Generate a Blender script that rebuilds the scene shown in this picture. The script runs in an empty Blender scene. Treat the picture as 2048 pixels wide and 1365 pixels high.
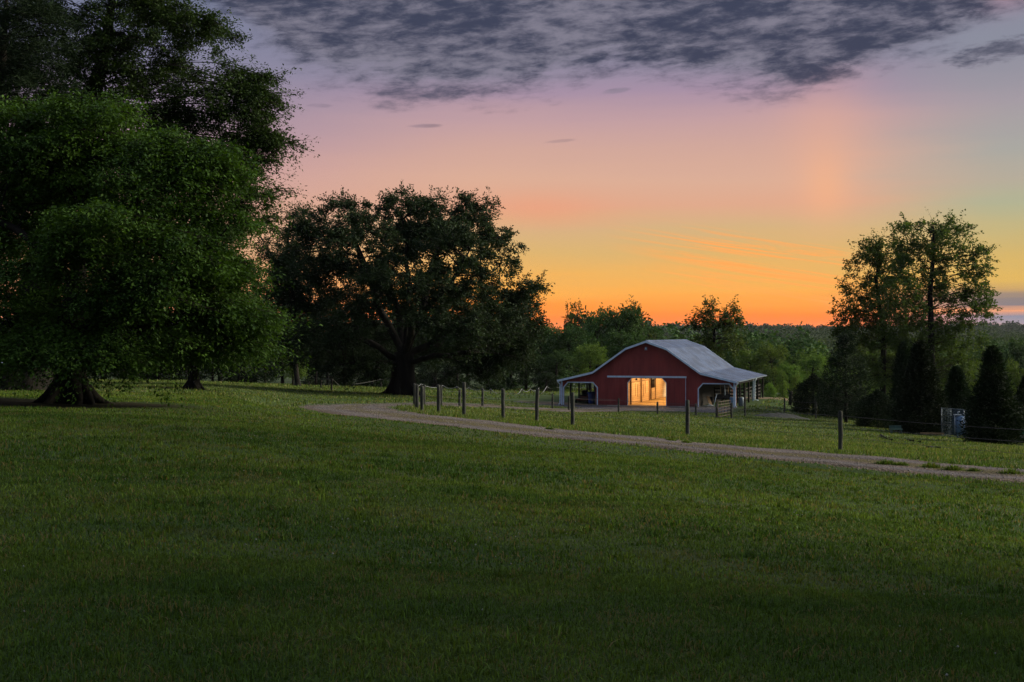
import bpy, bmesh, math, random
import numpy as np
from mathutils import Vector, Matrix

S = bpy.context.scene
COL = S.collection
F, CX, HY, CZ = 2844.0, 1024.0, 668.0, 1.65      # focal length in photo pixels, centre column, eye-level row, eye height
W = {}

def lin(*c):
    return tuple((v/255/12.92 if v/255 <= .04045 else ((v/255+.055)/1.055)**2.4) for v in c)

# ------------------------------------------------------------------ object helpers
def tag(o, label=None, cat=None, group=None, kind=None):
    if label: o['label'] = label
    if cat: o['category'] = cat
    if group: o['group'] = group
    if kind: o['kind'] = kind
    return o

def empty(name, loc, label, cat, group=None, rz=0.0):
    o = bpy.data.objects.new(name, None)
    COL.objects.link(o); o.location = loc; o.rotation_euler = (0, 0, rz)
    o.empty_display_size = .3
    return tag(o, label, cat, group)

def mesh_np(name, V, Fc, smooth=False):
    me = bpy.data.meshes.new(name)
    V = np.ascontiguousarray(V, dtype=np.float32); Fc = np.ascontiguousarray(Fc, dtype=np.int32)
    m, k = Fc.shape
    me.vertices.add(len(V)); me.vertices.foreach_set('co', V.ravel())
    me.loops.add(m*k); me.loops.foreach_set('vertex_index', Fc.ravel())
    me.polygons.add(m); me.polygons.foreach_set('loop_start', np.arange(0, m*k, k, dtype=np.int32))
    if smooth: me.polygons.foreach_set('use_smooth', np.ones(m, dtype=bool))
    me.update(calc_edges=True)
    return me

def add_obj(name, me, mat=None, parent=None):
    o = bpy.data.objects.new(name, me); COL.objects.link(o)
    if mat: me.materials.append(mat)
    if parent: o.parent = parent
    return o

class MB:
    """collects boxes, bars, tubes and prisms and links them as one mesh object"""
    def __init__(s): s.v = []; s.f = []; s.sm = []
    def add(s, vs, fs, sm=False):
        b = len(s.v); s.v += [tuple(p) for p in vs]; s.f += [tuple(i+b for i in q) for q in fs]; s.sm += [sm]*len(fs)
        return s
    def box(s, x0, x1, y0, y1, z0, z1):
        vs = [(x0,y0,z0),(x1,y0,z0),(x1,y1,z0),(x0,y1,z0),(x0,y0,z1),(x1,y0,z1),(x1,y1,z1),(x0,y1,z1)]
        return s.add(vs, [(0,3,2,1),(4,5,6,7),(0,1,5,4),(1,2,6,5),(2,3,7,6),(3,0,4,7)])
    def bar(s, a, b, w, h, up=(0,0,1)):
        a = Vector(a); b = Vector(b); d = (b-a).normalized(); u = Vector(up)
        if abs(d.dot(u)) > .98: u = Vector((1,0,0))
        r = d.cross(u).normalized(); u = r.cross(d).normalized()
        r *= w/2; u *= h/2
        vs = [a-r-u, a+r-u, a+r+u, a-r+u, b-r-u, b+r-u, b+r+u, b-r+u]
        return s.add(vs, [(0,1,2,3),(7,6,5,4),(0,4,5,1),(1,5,6,2),(2,6,7,3),(3,7,4,0)])
    def tube(s, pts, r, n=8, cap=True, sm=True):
        pts = [Vector(p) for p in pts]; m = len(pts)
        rs = r if isinstance(r, (list, tuple)) else [r]*m
        b = len(s.v); ref = None
        for i, p in enumerate(pts):
            d = (pts[min(i+1,m-1)]-pts[max(i-1,0)]).normalized()
            if ref is None:
                ref = Vector((1,0,0)) if abs(d.x) < .9 else Vector((0,1,0))
            e1 = (ref - d*ref.dot(d)).normalized(); e2 = d.cross(e1); ref = e1
            for k in range(n):
                t = 2*math.pi*k/n
                s.v.append(tuple(p + e1*(rs[i]*math.cos(t)) + e2*(rs[i]*math.sin(t))))
        for i in range(m-1):
            for k in range(n):
                k2 = (k+1) % n
                s.f.append((b+i*n+k, b+i*n+k2, b+(i+1)*n+k2, b+(i+1)*n+k)); s.sm.append(sm)
        if cap:
            s.f.append(tuple(b+k for k in reversed(range(n)))); s.sm.append(False)
            s.f.append(tuple(b+(m-1)*n+k for k in range(n))); s.sm.append(False)
        return s
    def prism(s, poly, y0, y1):
        """polygon in x,z extruded along y"""
        n = len(poly)
        vs = [(x, y0, z) for x, z in poly] + [(x, y1, z) for x, z in poly]
        fs = [tuple(range(n)), tuple(reversed(range(n, 2*n)))]
        fs += [(i, i+n, (i+1) % n+n, (i+1) % n) for i in range(n)]
        return s.add(vs, fs)
    def build(s, name, mat=None, parent=None):
        me = bpy.data.meshes.new(name); me.from_pydata(s.v, [], s.f)
        for p, q in zip(me.polygons, s.sm): p.use_smooth = q
        me.update()
        return add_obj(name, me, mat, parent)

# ------------------------------------------------------------------ node helpers
class NT:
    def __init__(s, tree): s.t = tree; s.n = tree.nodes; s.l = tree.links
    def node(s, typ, **kw):
        n = s.n.new(typ)
        for k, v in kw.items(): setattr(n, k, v)
        return n
    def put(s, sock, v):
        if isinstance(v, bpy.types.NodeSocket): s.l.new(v, sock)
        elif v is not None: sock.default_value = v
    def math(s, op, a, b=None, c=None, clamp=False):
        n = s.node('ShaderNodeMath', operation=op, use_clamp=clamp)
        s.put(n.inputs[0], a); s.put(n.inputs[1], b); s.put(n.inputs[2], c)
        return n.outputs[0]
    def mix(s, f, a, b, blend='MIX'):
        n = s.node('ShaderNodeMix', data_type='RGBA', blend_type=blend)
        s.put(n.inputs[0], f)
        for sk, v in ((n.inputs[6], a), (n.inputs[7], b)):
            s.put(sk, v if isinstance(v, bpy.types.NodeSocket) else (*v[:3], 1))
        return n.outputs[2]
    def ramp(s, f, stops, interp='LINEAR'):
        n = s.node('ShaderNodeValToRGB'); r = n.color_ramp; r.interpolation = interp
        while len(r.elements) < len(stops): r.elements.new(.5)
        for e, (p, c) in zip(r.elements, sorted(stops, key=lambda q: q[0])):
            e.position = p; e.color = (*c[:3], 1) if not isinstance(c, (int, float)) else (c, c, c, 1)
        s.put(n.inputs[0], f)
        return n.outputs[0]
    def smooth(s, v, lo, hi, a=0.0, b=1.0):
        n = s.node('ShaderNodeMapRange', interpolation_type='SMOOTHSTEP')
        s.put(n.inputs[0], v); s.put(n.inputs[1], lo); s.put(n.inputs[2], hi); s.put(n.inputs[3], a); s.put(n.inputs[4], b)
        return n.outputs[0]
    def noise(s, vec, scale, detail=3, rough=.55, dist=0.0):
        n = s.node('ShaderNodeTexNoise')
        s.put(n.inputs['Vector'], vec); n.inputs['Scale'].default_value = scale
        n.inputs['Detail'].default_value = detail; n.inputs['Roughness'].default_value = rough
        n.inputs['Distortion'].default_value = dist
        return n.outputs[0]
    def xyz(s, x, y, z):
        n = s.node('ShaderNodeCombineXYZ'); s.put(n.inputs[0], x); s.put(n.inputs[1], y); s.put(n.inputs[2], z)
        return n.outputs[0]
    def sep(s, v):
        n = s.node('ShaderNodeSeparateXYZ'); s.put(n.inputs[0], v); return n.outputs
    def scalev(s, v, k):
        n = s.node('ShaderNodeVectorMath', operation='MULTIPLY'); s.put(n.inputs[0], v); n.inputs[1].default_value = k
        return n.outputs[0]
    def bump(s, h, strength, dist):
        n = s.node('ShaderNodeBump'); n.inputs['Strength'].default_value = strength; n.inputs['Distance'].default_value = dist
        s.put(n.inputs['Height'], h); return n.outputs[0]

def newmat(name):
    m = bpy.data.materials.new(name); m.use_nodes = True
    m.node_tree.nodes.clear()
    return m, NT(m.node_tree)

def finish(t, shader):
    o = t.node('ShaderNodeOutputMaterial'); t.l.new(shader, o.inputs['Surface'])

def principled(t, col, rough=.7, metal=0.0, spec=.3, normal=None):
    p = t.node('ShaderNodeBsdfPrincipled')
    t.put(p.inputs['Base Color'], col if isinstance(col, bpy.types.NodeSocket) else (*col[:3], 1))
    t.put(p.inputs['Roughness'], rough); t.put(p.inputs['Metallic'], metal); p.inputs['Specular IOR Level'].default_value = spec
    if normal: t.l.new(normal, p.inputs['Normal'])
    return p.outputs[0]

def simple_mat(name, a, b=None, scale=4.0, rough=.7, metal=0.0, spec=.3, bump=0.0, stretch=(1,1,1), detail=5):
    """two-tone weathered surface with a noise pattern and a small bump, in object space"""
    m, t = newmat(name)
    tc = t.node('ShaderNodeTexCoord').outputs['Object']
    v = t.scalev(tc, stretch)
    n = t.noise(v, scale, detail, .6)
    b = b or tuple(min(1, k*.65) for k in a)
    col = t.mix(t.smooth(n, .35, .65), a, b)
    nrm = t.bump(t.noise(v, scale*5, 3, .6), .5, bump) if bump else None
    finish(t, principled(t, col, rough, metal, spec, nrm))
    return m

def leaf_mat(name, a, b, tr=.35, trcol=None, back=None, rough=.7, spec=.06, nscale=.55):
    """foliage: each leaf its own tone, whole clumps a little lighter or darker, light coming through"""
    m, t = newmat(name)
    g = t.node('ShaderNodeNewGeometry')
    oi = t.node('ShaderNodeObjectInfo')
    rnd = g.outputs['Random Per Island']
    n = t.noise(g.outputs['Position'], nscale, 2, .5)
    f = t.math('ADD', t.math('MULTIPLY', rnd, .55), t.math('MULTIPLY', t.smooth(n, .32, .68), .45))
    col = t.mix(f, a, b)
    val = t.math('MULTIPLY_ADD', oi.outputs['Random'], .45, .78)
    hsv = t.node('ShaderNodeHueSaturation')
    t.put(hsv.inputs['Color'], col); t.put(hsv.inputs['Value'], val)
    t.put(hsv.inputs['Hue'], t.math('MULTIPLY_ADD', oi.outputs['Random'], .03, .485))
    c = hsv.outputs[0]
    p = principled(t, c, rough, 0, spec)
    tl = t.node('ShaderNodeBsdfTranslucent')
    t.l.new(t.mix(1.0, c, trcol or (1.5, 1.35, .7), 'MULTIPLY'), tl.inputs[0])
    mx = t.node('ShaderNodeMixShader'); mx.inputs[0].default_value = tr
    t.l.new(p, mx.inputs[1]); t.l.new(tl.outputs[0], mx.inputs[2])
    finish(t, mx.outputs[0])
    return m
# ------------------------------------------------------------------ the lie of the land
# columns are bearings (photo columns), each a list of (distance ahead, drop below the eye)
PROF = {
 -400: [(6,1.65),(20,1.72),(45,2.05),(70,2.55),(120,3.8),(170,5.2),(400,12),(900,14),(2500,4),(6000,-2)],
 0:    [(6,1.65),(20,1.75),(45,2.09),(70,2.63),(120,3.9),(170,5.4),(400,12),(900,14),(2500,4),(6000,-2)],
 400:  [(6,1.65),(20,1.85),(45,2.30),(75,2.85),(120,4.0),(170,5.8),(400,13),(900,15),(2500,4),(6000,-2)],
 620:  [(6,1.65),(20,1.92),(45,2.75),(62,3.35),(72,3.72),(100,4.1),(130,4.9),(170,6.2),(400,14),(900,16),(2500,4),(6000,-2)],
 800:  [(6,1.65),(20,2.0),(45,2.92),(66,3.52),(80,3.9),(100,4.12),(130,5.1),(170,6.5),(400,14),(900,17),(2500,4),(6000,-2)],
 960:  [(6,1.65),(20,2.1),(43,3.05),(57,3.45),(80,4.15),(105,5.0),(130,5.8),(150,6.0),(180,6.9),(400,15),(900,17),(2500,4),(6000,-2)],
 1100: [(6,1.65),(20,2.2),(43,3.22),(57,3.62),(80,4.6),(105,5.75),(128,6.45),(150,6.25),(180,6.9),(400,16),(900,17),(2500,4),(6000,-2)],
 1290: [(6,1.65),(20,2.3),(40,3.3),(50,3.6),(70,4.5),(100,5.8),(120,6.5),(150,6.55),(180,7.0),(400,18),(900,18),(2500,3),(6000,-2)],
 1500: [(6,1.65),(20,2.48),(36,3.38),(41,3.55),(47,3.72),(60,4.45),(80,5.4),(115,6.8),(130,7.0),(150,7.05),(172,7.5),(240,13),(400,19),(900,18),(2500,2.5),(6000,-2)],
 1700: [(6,1.65),(20,2.65),(34,3.52),(38,3.6),(44,3.64),(60,4.75),(90,6.1),(98,6.4),(130,7.6),(170,9.5),(300,18),(500,19),(900,18),(2500,2.5),(6000,-2)],
 2048: [(6,1.65),(20,2.82),(31.5,3.48),(37,3.62),(41,3.8),(60,5.0),(80,6.3),(100,7.6),(130,9.4),(170,12),(300,18),(500,18),(900,16),(2500,0),(6000,-6)],
 2448: [(6,1.65),(20,2.95),(30,3.45),(36,3.7),(41,4.0),(60,5.3),(80,6.9),(100,8.4),(130,10),(170,12.5),(300,18),(500,18),(900,16),(2500,0),(6000,-6)],
}
_lD = np.linspace(math.log(6), math.log(6000), 420)
_cols = sorted(PROF)
_tab = np.array([np.interp(np.exp(_lD), *zip(*PROF[c])) for c in _cols])
_uf = np.linspace(-400, 2448, 115)
_T = np.array([np.interp(_uf, _cols, _tab[:, j]) for j in range(_tab.shape[1])]).T      # bearing x distance
def _blur(A, ax, sg):
    k = np.exp(-.5*(np.arange(-3*sg, 3*sg+1)/sg)**2); k /= k.sum()
    return np.apply_along_axis(lambda r: np.convolve(np.pad(r, 3*sg, mode='edge'), k, 'valid'), ax, A)
_T = _blur(_blur(_T, 0, 3), 1, 4)

BARN_X, BARN_Y, BARN_Z, BARN_A = 12.2, 129.0, CZ-(812.3-HY)/F*129.0, math.radians(-17)
ROAD = [(26,24.5),(19.5,30.5),(13.1,36.5),(6.9,43.5),(1.1,49.1),(-3.2,53.9),(-6.0,59.4),(-7.4,65.2),(-8.0,70.3),(-7.2,75.0),(-4.2,80.5),(-1.2,91),(2.2,101),(5.2,111),(9.4,119.5)]

def _catmull(P, n):
    P = np.array(P, float); out = []
    for i in range(len(P)-1):
        p0, p1, p2, p3 = P[max(i-1,0)], P[i], P[i+1], P[min(i+2,len(P)-1)]
        for t in np.linspace(0, 1, n, endpoint=False):
            out.append(.5*((2*p1)+(-p0+p2)*t+(2*p0-5*p1+4*p2-p3)*t*t+(-p0+3*p1-3*p2+p3)*t**3))
    out.append(P[-1]); return np.array(out)
ROADC = _catmull(ROAD, 9)

def road_dist(x, y):
    """signed distance to the road's centre line, positive on the far (fence) side"""
    x = np.asarray(x, float); y = np.asarray(y, float)
    best = np.full(x.shape, 1e9); sgn = np.ones(x.shape)
    for a, b in zip(ROADC[:-1], ROADC[1:]):
        d = b-a; L2 = d@d
        t = np.clip(((x-a[0])*d[0]+(y-a[1])*d[1])/L2, 0, 1)
        qx = x-a[0]-t*d[0]; qy = y-a[1]-t*d[1]
        dd = np.hypot(qx, qy); cr = qx*d[1]-qy*d[0]
        m = dd < best
        best = np.where(m, dd, best); sgn = np.where(m, np.where(cr > 0, 1, -1), sgn)
    return best*sgn

def road_extra(y): return np.interp(y, [36,44,50,55,60,66], [.1,.6,1.0,.9,.5,.1])

def barn_local(x, y):
    c, s = math.cos(BARN_A), math.sin(BARN_A)
    dx = x-BARN_X; dy = y-BARN_Y
    return dx*c+dy*s, -dx*s+dy*c

def H(x, y):
    x = np.atleast_1d(np.asarray(x, float)); y = np.atleast_1d(np.asarray(y, float))
    yy = np.maximum(y, 6.0)
    col = np.clip(x/yy*F+CX, -400, 2448)
    fi = (col+400)/(2848)*(len(_uf)-1); i0 = np.clip(fi.astype(int), 0, len(_uf)-2); fi -= i0
    ld = np.clip((np.log(yy)-_lD[0])/(_lD[-1]-_lD[0]), 0, 1)*(len(_lD)-1); j0 = np.clip(ld.astype(int), 0, len(_lD)-2); fj = ld-j0
    d = (_T[i0,j0]*(1-fi)+_T[i0+1,j0]*fi)*(1-fj)+(_T[i0,j0+1]*(1-fi)+_T[i0+1,j0+1]*fi)*fj
    z = CZ-d
    # soft unevenness of an old lawn
    amp = np.clip((yy-6)/14, 0, 1)*np.clip((260-yy)/100, 0, 1)
    z = z+amp*(.022*np.sin(x*.9+1.3*np.sin(y*.35))*np.sin(y*.55+.4)+.035*np.sin(x*.31+y*.22)*np.sin(y*.27-x*.1+1)+.012*np.sin(x*2.1+y*1.3)*np.sin(y*1.6-x*.8))
    near = (yy < 130) & (yy > 15)
    if near.any():
        r = np.full(x.shape, 99.0); r[near] = road_dist(x[near], y[near])
        side = np.clip((yy-20)/10, 0, 1)*np.clip((78-yy)/10, 0, 1)
        ex = road_extra(yy); z = z-side*.22*np.exp(-((r+3.4+ex)/.75)**2)+side*.11*np.exp(-((r+5.6+ex)/1.2)**2)
    # level yard under and before the barn
    lx, ly = barn_local(x, y)
    e = np.maximum(np.abs(lx)-9.0, np.maximum(-7.0-ly, ly-21.5))
    k = np.clip(1-e/6.0, 0, 1); k = k*k*(3-2*k)
    z = z*(1-k)+(BARN_Z-.03)*k
    return z

def h1(x, y): return float(H(x, y)[0])

def hit(px, py, dmin=6.5, dmax=400):
    """first point of the ground seen along a bearing at a given row"""
    D = np.exp(np.linspace(math.log(dmin), math.log(dmax), 3000))
    u = (px-CX)/F
    row = HY+(CZ-H(u*D, D))/D*F
    i = int(np.argmax(row <= py)) if (row <= py).any() else len(D)-1
    return Vector((u*D[i], D[i], h1(u*D[i], D[i])))

def P(px, py, D): return Vector(((px-CX)/F*D, D, CZ-(py-HY)/F*D))

# ground sheet: a fan of rows, dense near the eye, out past the farthest ridge
rows = np.concatenate([np.linspace(-60, 4, 24), np.arange(4.4, 62, .4), np.arange(62, 165, .75), np.exp(np.linspace(math.log(166), math.log(6000), 90))])
us = np.linspace(-1, 1, 420)
GX = us[None, :]*(.5*np.abs(rows)+28)[:, None]; GY = np.repeat(rows[:, None], len(us), 1)
GZ = H(GX.ravel(), GY.ravel())
V = np.stack([GX.ravel(), GY.ravel(), GZ], 1)
n, m = GX.shape
idx = np.arange(n*m).reshape(n, m)
FQ = np.stack([idx[:-1,:-1].ravel(), idx[:-1,1:].ravel(), idx[1:,1:].ravel(), idx[1:,:-1].ravel()], 1)

def ground_mat():
    m, t = newmat('ground grass and soil')
    pos = t.node('ShaderNodeNewGeometry').outputs['Position']
    n1 = t.noise(pos, .09, 4, .6); n2 = t.noise(pos, .7, 5, .65); n3 = t.noise(pos, 9, 4, .7)
    c = t.mix(t.smooth(n1, .38, .62), (.030, .056, .012), (.050, .068, .019))
    c = t.mix(t.math('MULTIPLY', t.smooth(n2, .5, .75), .5), c, (.080, .072, .030))
    c = t.mix(t.math('MULTIPLY', t.smooth(n3, .45, .7), .6), c, (.020, .032, .009))
    # bare leaf-litter under the big trees, and the worn dirt slope left of the barn
    s = t.sep(pos)
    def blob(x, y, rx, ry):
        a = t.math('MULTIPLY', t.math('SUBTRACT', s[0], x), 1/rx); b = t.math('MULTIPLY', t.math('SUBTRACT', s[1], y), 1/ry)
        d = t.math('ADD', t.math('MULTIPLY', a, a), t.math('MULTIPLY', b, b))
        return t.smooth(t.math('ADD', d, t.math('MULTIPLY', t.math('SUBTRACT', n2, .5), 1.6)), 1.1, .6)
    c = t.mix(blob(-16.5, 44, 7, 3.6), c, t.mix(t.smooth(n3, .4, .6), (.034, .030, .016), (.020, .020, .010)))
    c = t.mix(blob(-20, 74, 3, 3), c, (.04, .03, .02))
    dirt = t.mix(t.smooth(n3, .35, .65), (.22, .15, .105), (.15, .10, .065))
    c = t.mix(t.math('MULTIPLY', blob(4.2, 128, 4.4, 9), .85), c, dirt)
    c = t.mix(t.math('MULTIPLY', blob(27, 146, 7, 3.0), .7), c, dirt)
    far = t.smooth(s[1], 168, 200)
    c = t.mix(far, c, t.mix(t.smooth(t.noise(pos, .03, 5, .7), .4, .6), (.03, .05, .018), (.018, .03, .012)))
    h = t.math('ADD', t.math('MULTIPLY', n3, .6), n2)
    finish(t, principled(t, c, .9, 0, .1, t.bump(h, .6, .06)))
    return m
MG = ground_mat()
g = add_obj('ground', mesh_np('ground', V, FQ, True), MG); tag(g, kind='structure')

# ------------------------------------------------------------------ gravel drive and yard
def gravel_mat(name, a, b, tracks=True):
    m, t = newmat(name)
    pos = t.node('ShaderNodeNewGeometry').outputs['Position']
    uv = t.node('ShaderNodeAttribute', attribute_name='across').outputs['Fac']
    n1 = t.noise(pos, .6, 5, .65); n2 = t.noise(pos, 7, 4, .7)
    vo = t.node('ShaderNodeTexVoronoi'); t.put(vo.inputs['Vector'], pos); vo.inputs['Scale'].default_value = 14
    stone = t.sep(vo.outputs['Color'])[0]
    c = t.mix(t.smooth(n1, .40, .60), a, b)
    c = t.mix(t.math('MULTIPLY', stone, .5), c, (.18,.155,.145))
    c = t.mix(t.math('MULTIPLY', t.smooth(n2, .46, .62), .8), c, (.045, .036, .03))
    if tracks:
        mid = t.smooth(t.math('ABSOLUTE', t.math('ADD', uv, t.math('MULTIPLY', t.math('SUBTRACT', n1, .5), .5))), .30, .12)
        c = t.mix(t.math('MULTIPLY', mid, .85), c, (.085, .072, .030))
        rut = t.smooth(t.math('ABSOLUTE', t.math('SUBTRACT', t.math('ABSOLUTE', t.math('ADD', uv, t.math('MULTIPLY', t.math('SUBTRACT', n1, .5), .3))), .52)), .24, .05)
        c = t.mix(t.math('MULTIPLY', rut, .55), c, (.125, .115, .125))
        edge = t.smooth(t.math('ADD', t.math('ABSOLUTE', uv), t.math('MULTIPLY', t.math('SUBTRACT', n2, .5), .5)), .8, 1.02)
        c = t.mix(edge, c, (.09, .07, .035))
    h = t.math('ADD', vo.outputs['Distance'], t.math('MULTIPLY', n2, .8))
    finish(t, principled(t, c, .92, 0, .1, t.bump(h, 1.0, .06)))
    return m

def ribbon(name, C, width, mat, lift=.03, nx=14, seed=3):
    r = np.random.default_rng(seed)
    T = np.gradient(C, axis=0); T /= np.linalg.norm(T, axis=1)[:, None]; N = np.stack([T[:,1], -T[:,0]], 1)
    acr = np.linspace(-1, 1, nx)
    w = np.interp(np.arange(len(C)), np.linspace(0, len(C)-1, len(width)), width)/2
    jl = np.convolve(r.normal(0, .28, len(C)+4), np.ones(5)/5*1.4, 'valid'); jr = np.convolve(r.normal(0, .28, len(C)+4), np.ones(5)/5*1.4, 'valid')
    V = []; A = []
    for i in range(len(C)):
        for a in acr:
            ww = w[i]+(jr[i] if a > 0 else jl[i])*abs(a)
            V.append((*(C[i]+N[i]*a*ww), 0)); A.append(a)
    V = np.array(V)
    V[:,2] = H(V[:,0], V[:,1])+lift-np.where(np.abs(np.array(A)) > .99, lift+.05, 0)
    n, m = len(C), nx; idx = np.arange(n*m).reshape(n, m)
    Fq = np.stack([idx[:-1,:-1].ravel(), idx[:-1,1:].ravel(), idx[1:,1:].ravel(), idx[1:,:-1].ravel()], 1)[:, ::-1]
    me = mesh_np(name, V, Fq, True)
    at = me.attributes.new('across', 'FLOAT', 'POINT'); at.data.foreach_set('value', np.array(A, dtype=np.float32))
    return add_obj(name, me, mat)
_den = _catmull(ROAD, 26)
tag(ribbon('road', _den, [4.9,4.9,5.1,6.0,6.8,6.6,5.6,4.8,3.7,3.0,2.8,3.0,3.4,4.0,5.0], gravel_mat('drive gravel', (.130,.092,.074), (.052,.039,.033))), kind='structure')
# yard apron in front of the barn
yv = []; ya = []
gx = np.linspace(-12.5, 8.6, 44); gy = np.linspace(-8.5, .4, 24)
c_, s_ = math.cos(BARN_A), math.sin(BARN_A)
for b in gy:
    for a in gx:
        e = max(0, (a+12.5 < .1), (8.6-a < .1), (b+8.5 < .1))
        wob = .5*math.sin(a*1.7)+.35*math.sin(a*3.1+1)
        bb = b+(wob if b < -4 else 0)
        x = BARN_X+a*c_-bb*s_; y = BARN_Y+a*s_+bb*c_
        yv.append((x, y, h1(x, y)+(.02 if not e else -.06)))
idx = np.arange(len(yv)).reshape(len(gy), len(gx))
tag(add_obj('yard', mesh_np('yard', np.array(yv), np.stack([idx[:-1,:-1].ravel(), idx[:-1,1:].ravel(), idx[1:,1:].ravel(), idx[1:,:-1].ravel()], 1), True),
    gravel_mat('yard gravel', (.13,.125,.135), (.085,.08,.08), False)), kind='structure')
# ------------------------------------------------------------------ trees
def nrm(a): return a/np.maximum(np.linalg.norm(a, axis=-1, keepdims=True), 1e-9)

def leaf_quads(Pn, L, rng, up=.6, droop=.15, asp=.55, out=None):
    n = len(Pn)
    d = rng.normal(size=(n,3)); d[:,2] = d[:,2]*.55-droop
    if out is not None: d = d+out*.8
    d = nrm(d)
    nn = rng.normal(size=(n,3)); nn[:,2] += up*2
    w = nrm(np.cross(d, nn)); l = (L*rng.uniform(.6, 1.3, n))[:, None]
    k = l*asp*.5
    V = np.stack([Pn, Pn+d*l*.45+w*k, Pn+d*l, Pn+d*l*.45-w*k], 1).reshape(-1, 3)
    return V, np.arange(4*n).reshape(n, 4)

def clumps_in(lobes, dens, rng, shell=.45):
    out = []; cen = []
    for (cx, cy, cz, rx, ry, rz) in lobes:
        n = max(4, int(dens*((rx*ry)**.8+(rx*rz)**.8+(ry*rz)**.8)))
        d = nrm(rng.normal(size=(n,3))); r = shell+(1-shell)*rng.random(n)**.6
        out.append(np.array([cx,cy,cz])+d*r[:,None]*np.array([rx,ry,rz])); cen.append(d)
    return np.concatenate(out), np.concatenate(cen)

TW = []
def crown_mesh(name, lobes, dens, per, cr, L, rng, flat=.6, up=.6, droop=.15, asp=.55, curl=0.0, shell=.45, zmin=None, spray=0):
    C, D = clumps_in(lobes, dens, rng, shell)
    if zmin is not None:
        k = C[:,2] > zmin; C = C[k]; D = D[k]
    sz = rng.uniform(.45, 1.4, len(C))
    if spray:
        ns = spray; n = len(C); D2 = D*np.array([1,1,min(.55, flat*1.4)])
        ax = nrm(D2[:,None,:]*.75+rng.normal(size=(n,ns,3))*np.array([.75,.75,.75*flat+.12*min(1,flat*3)])-np.array([0,0,droop*.5]))
        ln = cr*sz[:,None]*rng.uniform(.45,1.25,(n,ns)); m = max(3, per//ns)
        tt = 1-rng.random((n,ns,m))**1.35
        TW[:] = [np.repeat(C[:,None,:], ns, 1).reshape(-1,3), (C[:,None,:]+ax*(ln*.97)[:,:,None]-np.array([0,0,droop*.33*cr])).reshape(-1,3)]
        Pn = C[:,None,None,:]+ax[:,:,None,:]*(tt*ln[:,:,None])[...,None]+np.clip(rng.normal(size=(n,ns,m,3)),-1.8,1.8)*(.10*cr)*(1.15-.45*tt)[...,None]
        Pn[...,2] -= droop*.35*cr*tt**2
        out = np.repeat(ax.reshape(-1,3), m, 0)
        Vl, Fl = leaf_quads(Pn.reshape(-1,3), L, rng, up, droop, asp, out)
        return mesh_np(name, Vl, Fl), C
    o = np.clip(rng.normal(size=(len(C), per, 3)), -1.7, 1.7)*np.array([1,1,flat])*(cr*sz)[:,None,None]*.6
    if curl: o[:,:,2] -= curl*(o[:,:,0]**2+o[:,:,1]**2)/cr
    Pn = (C[:,None,:]+o).reshape(-1,3); out = np.repeat(D*np.array([1,1,.2]), per, 0)
    Vl, Fl = leaf_quads(Pn, L, rng, up, droop, asp, out)
    return mesh_np(name, Vl, Fl), C

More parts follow.
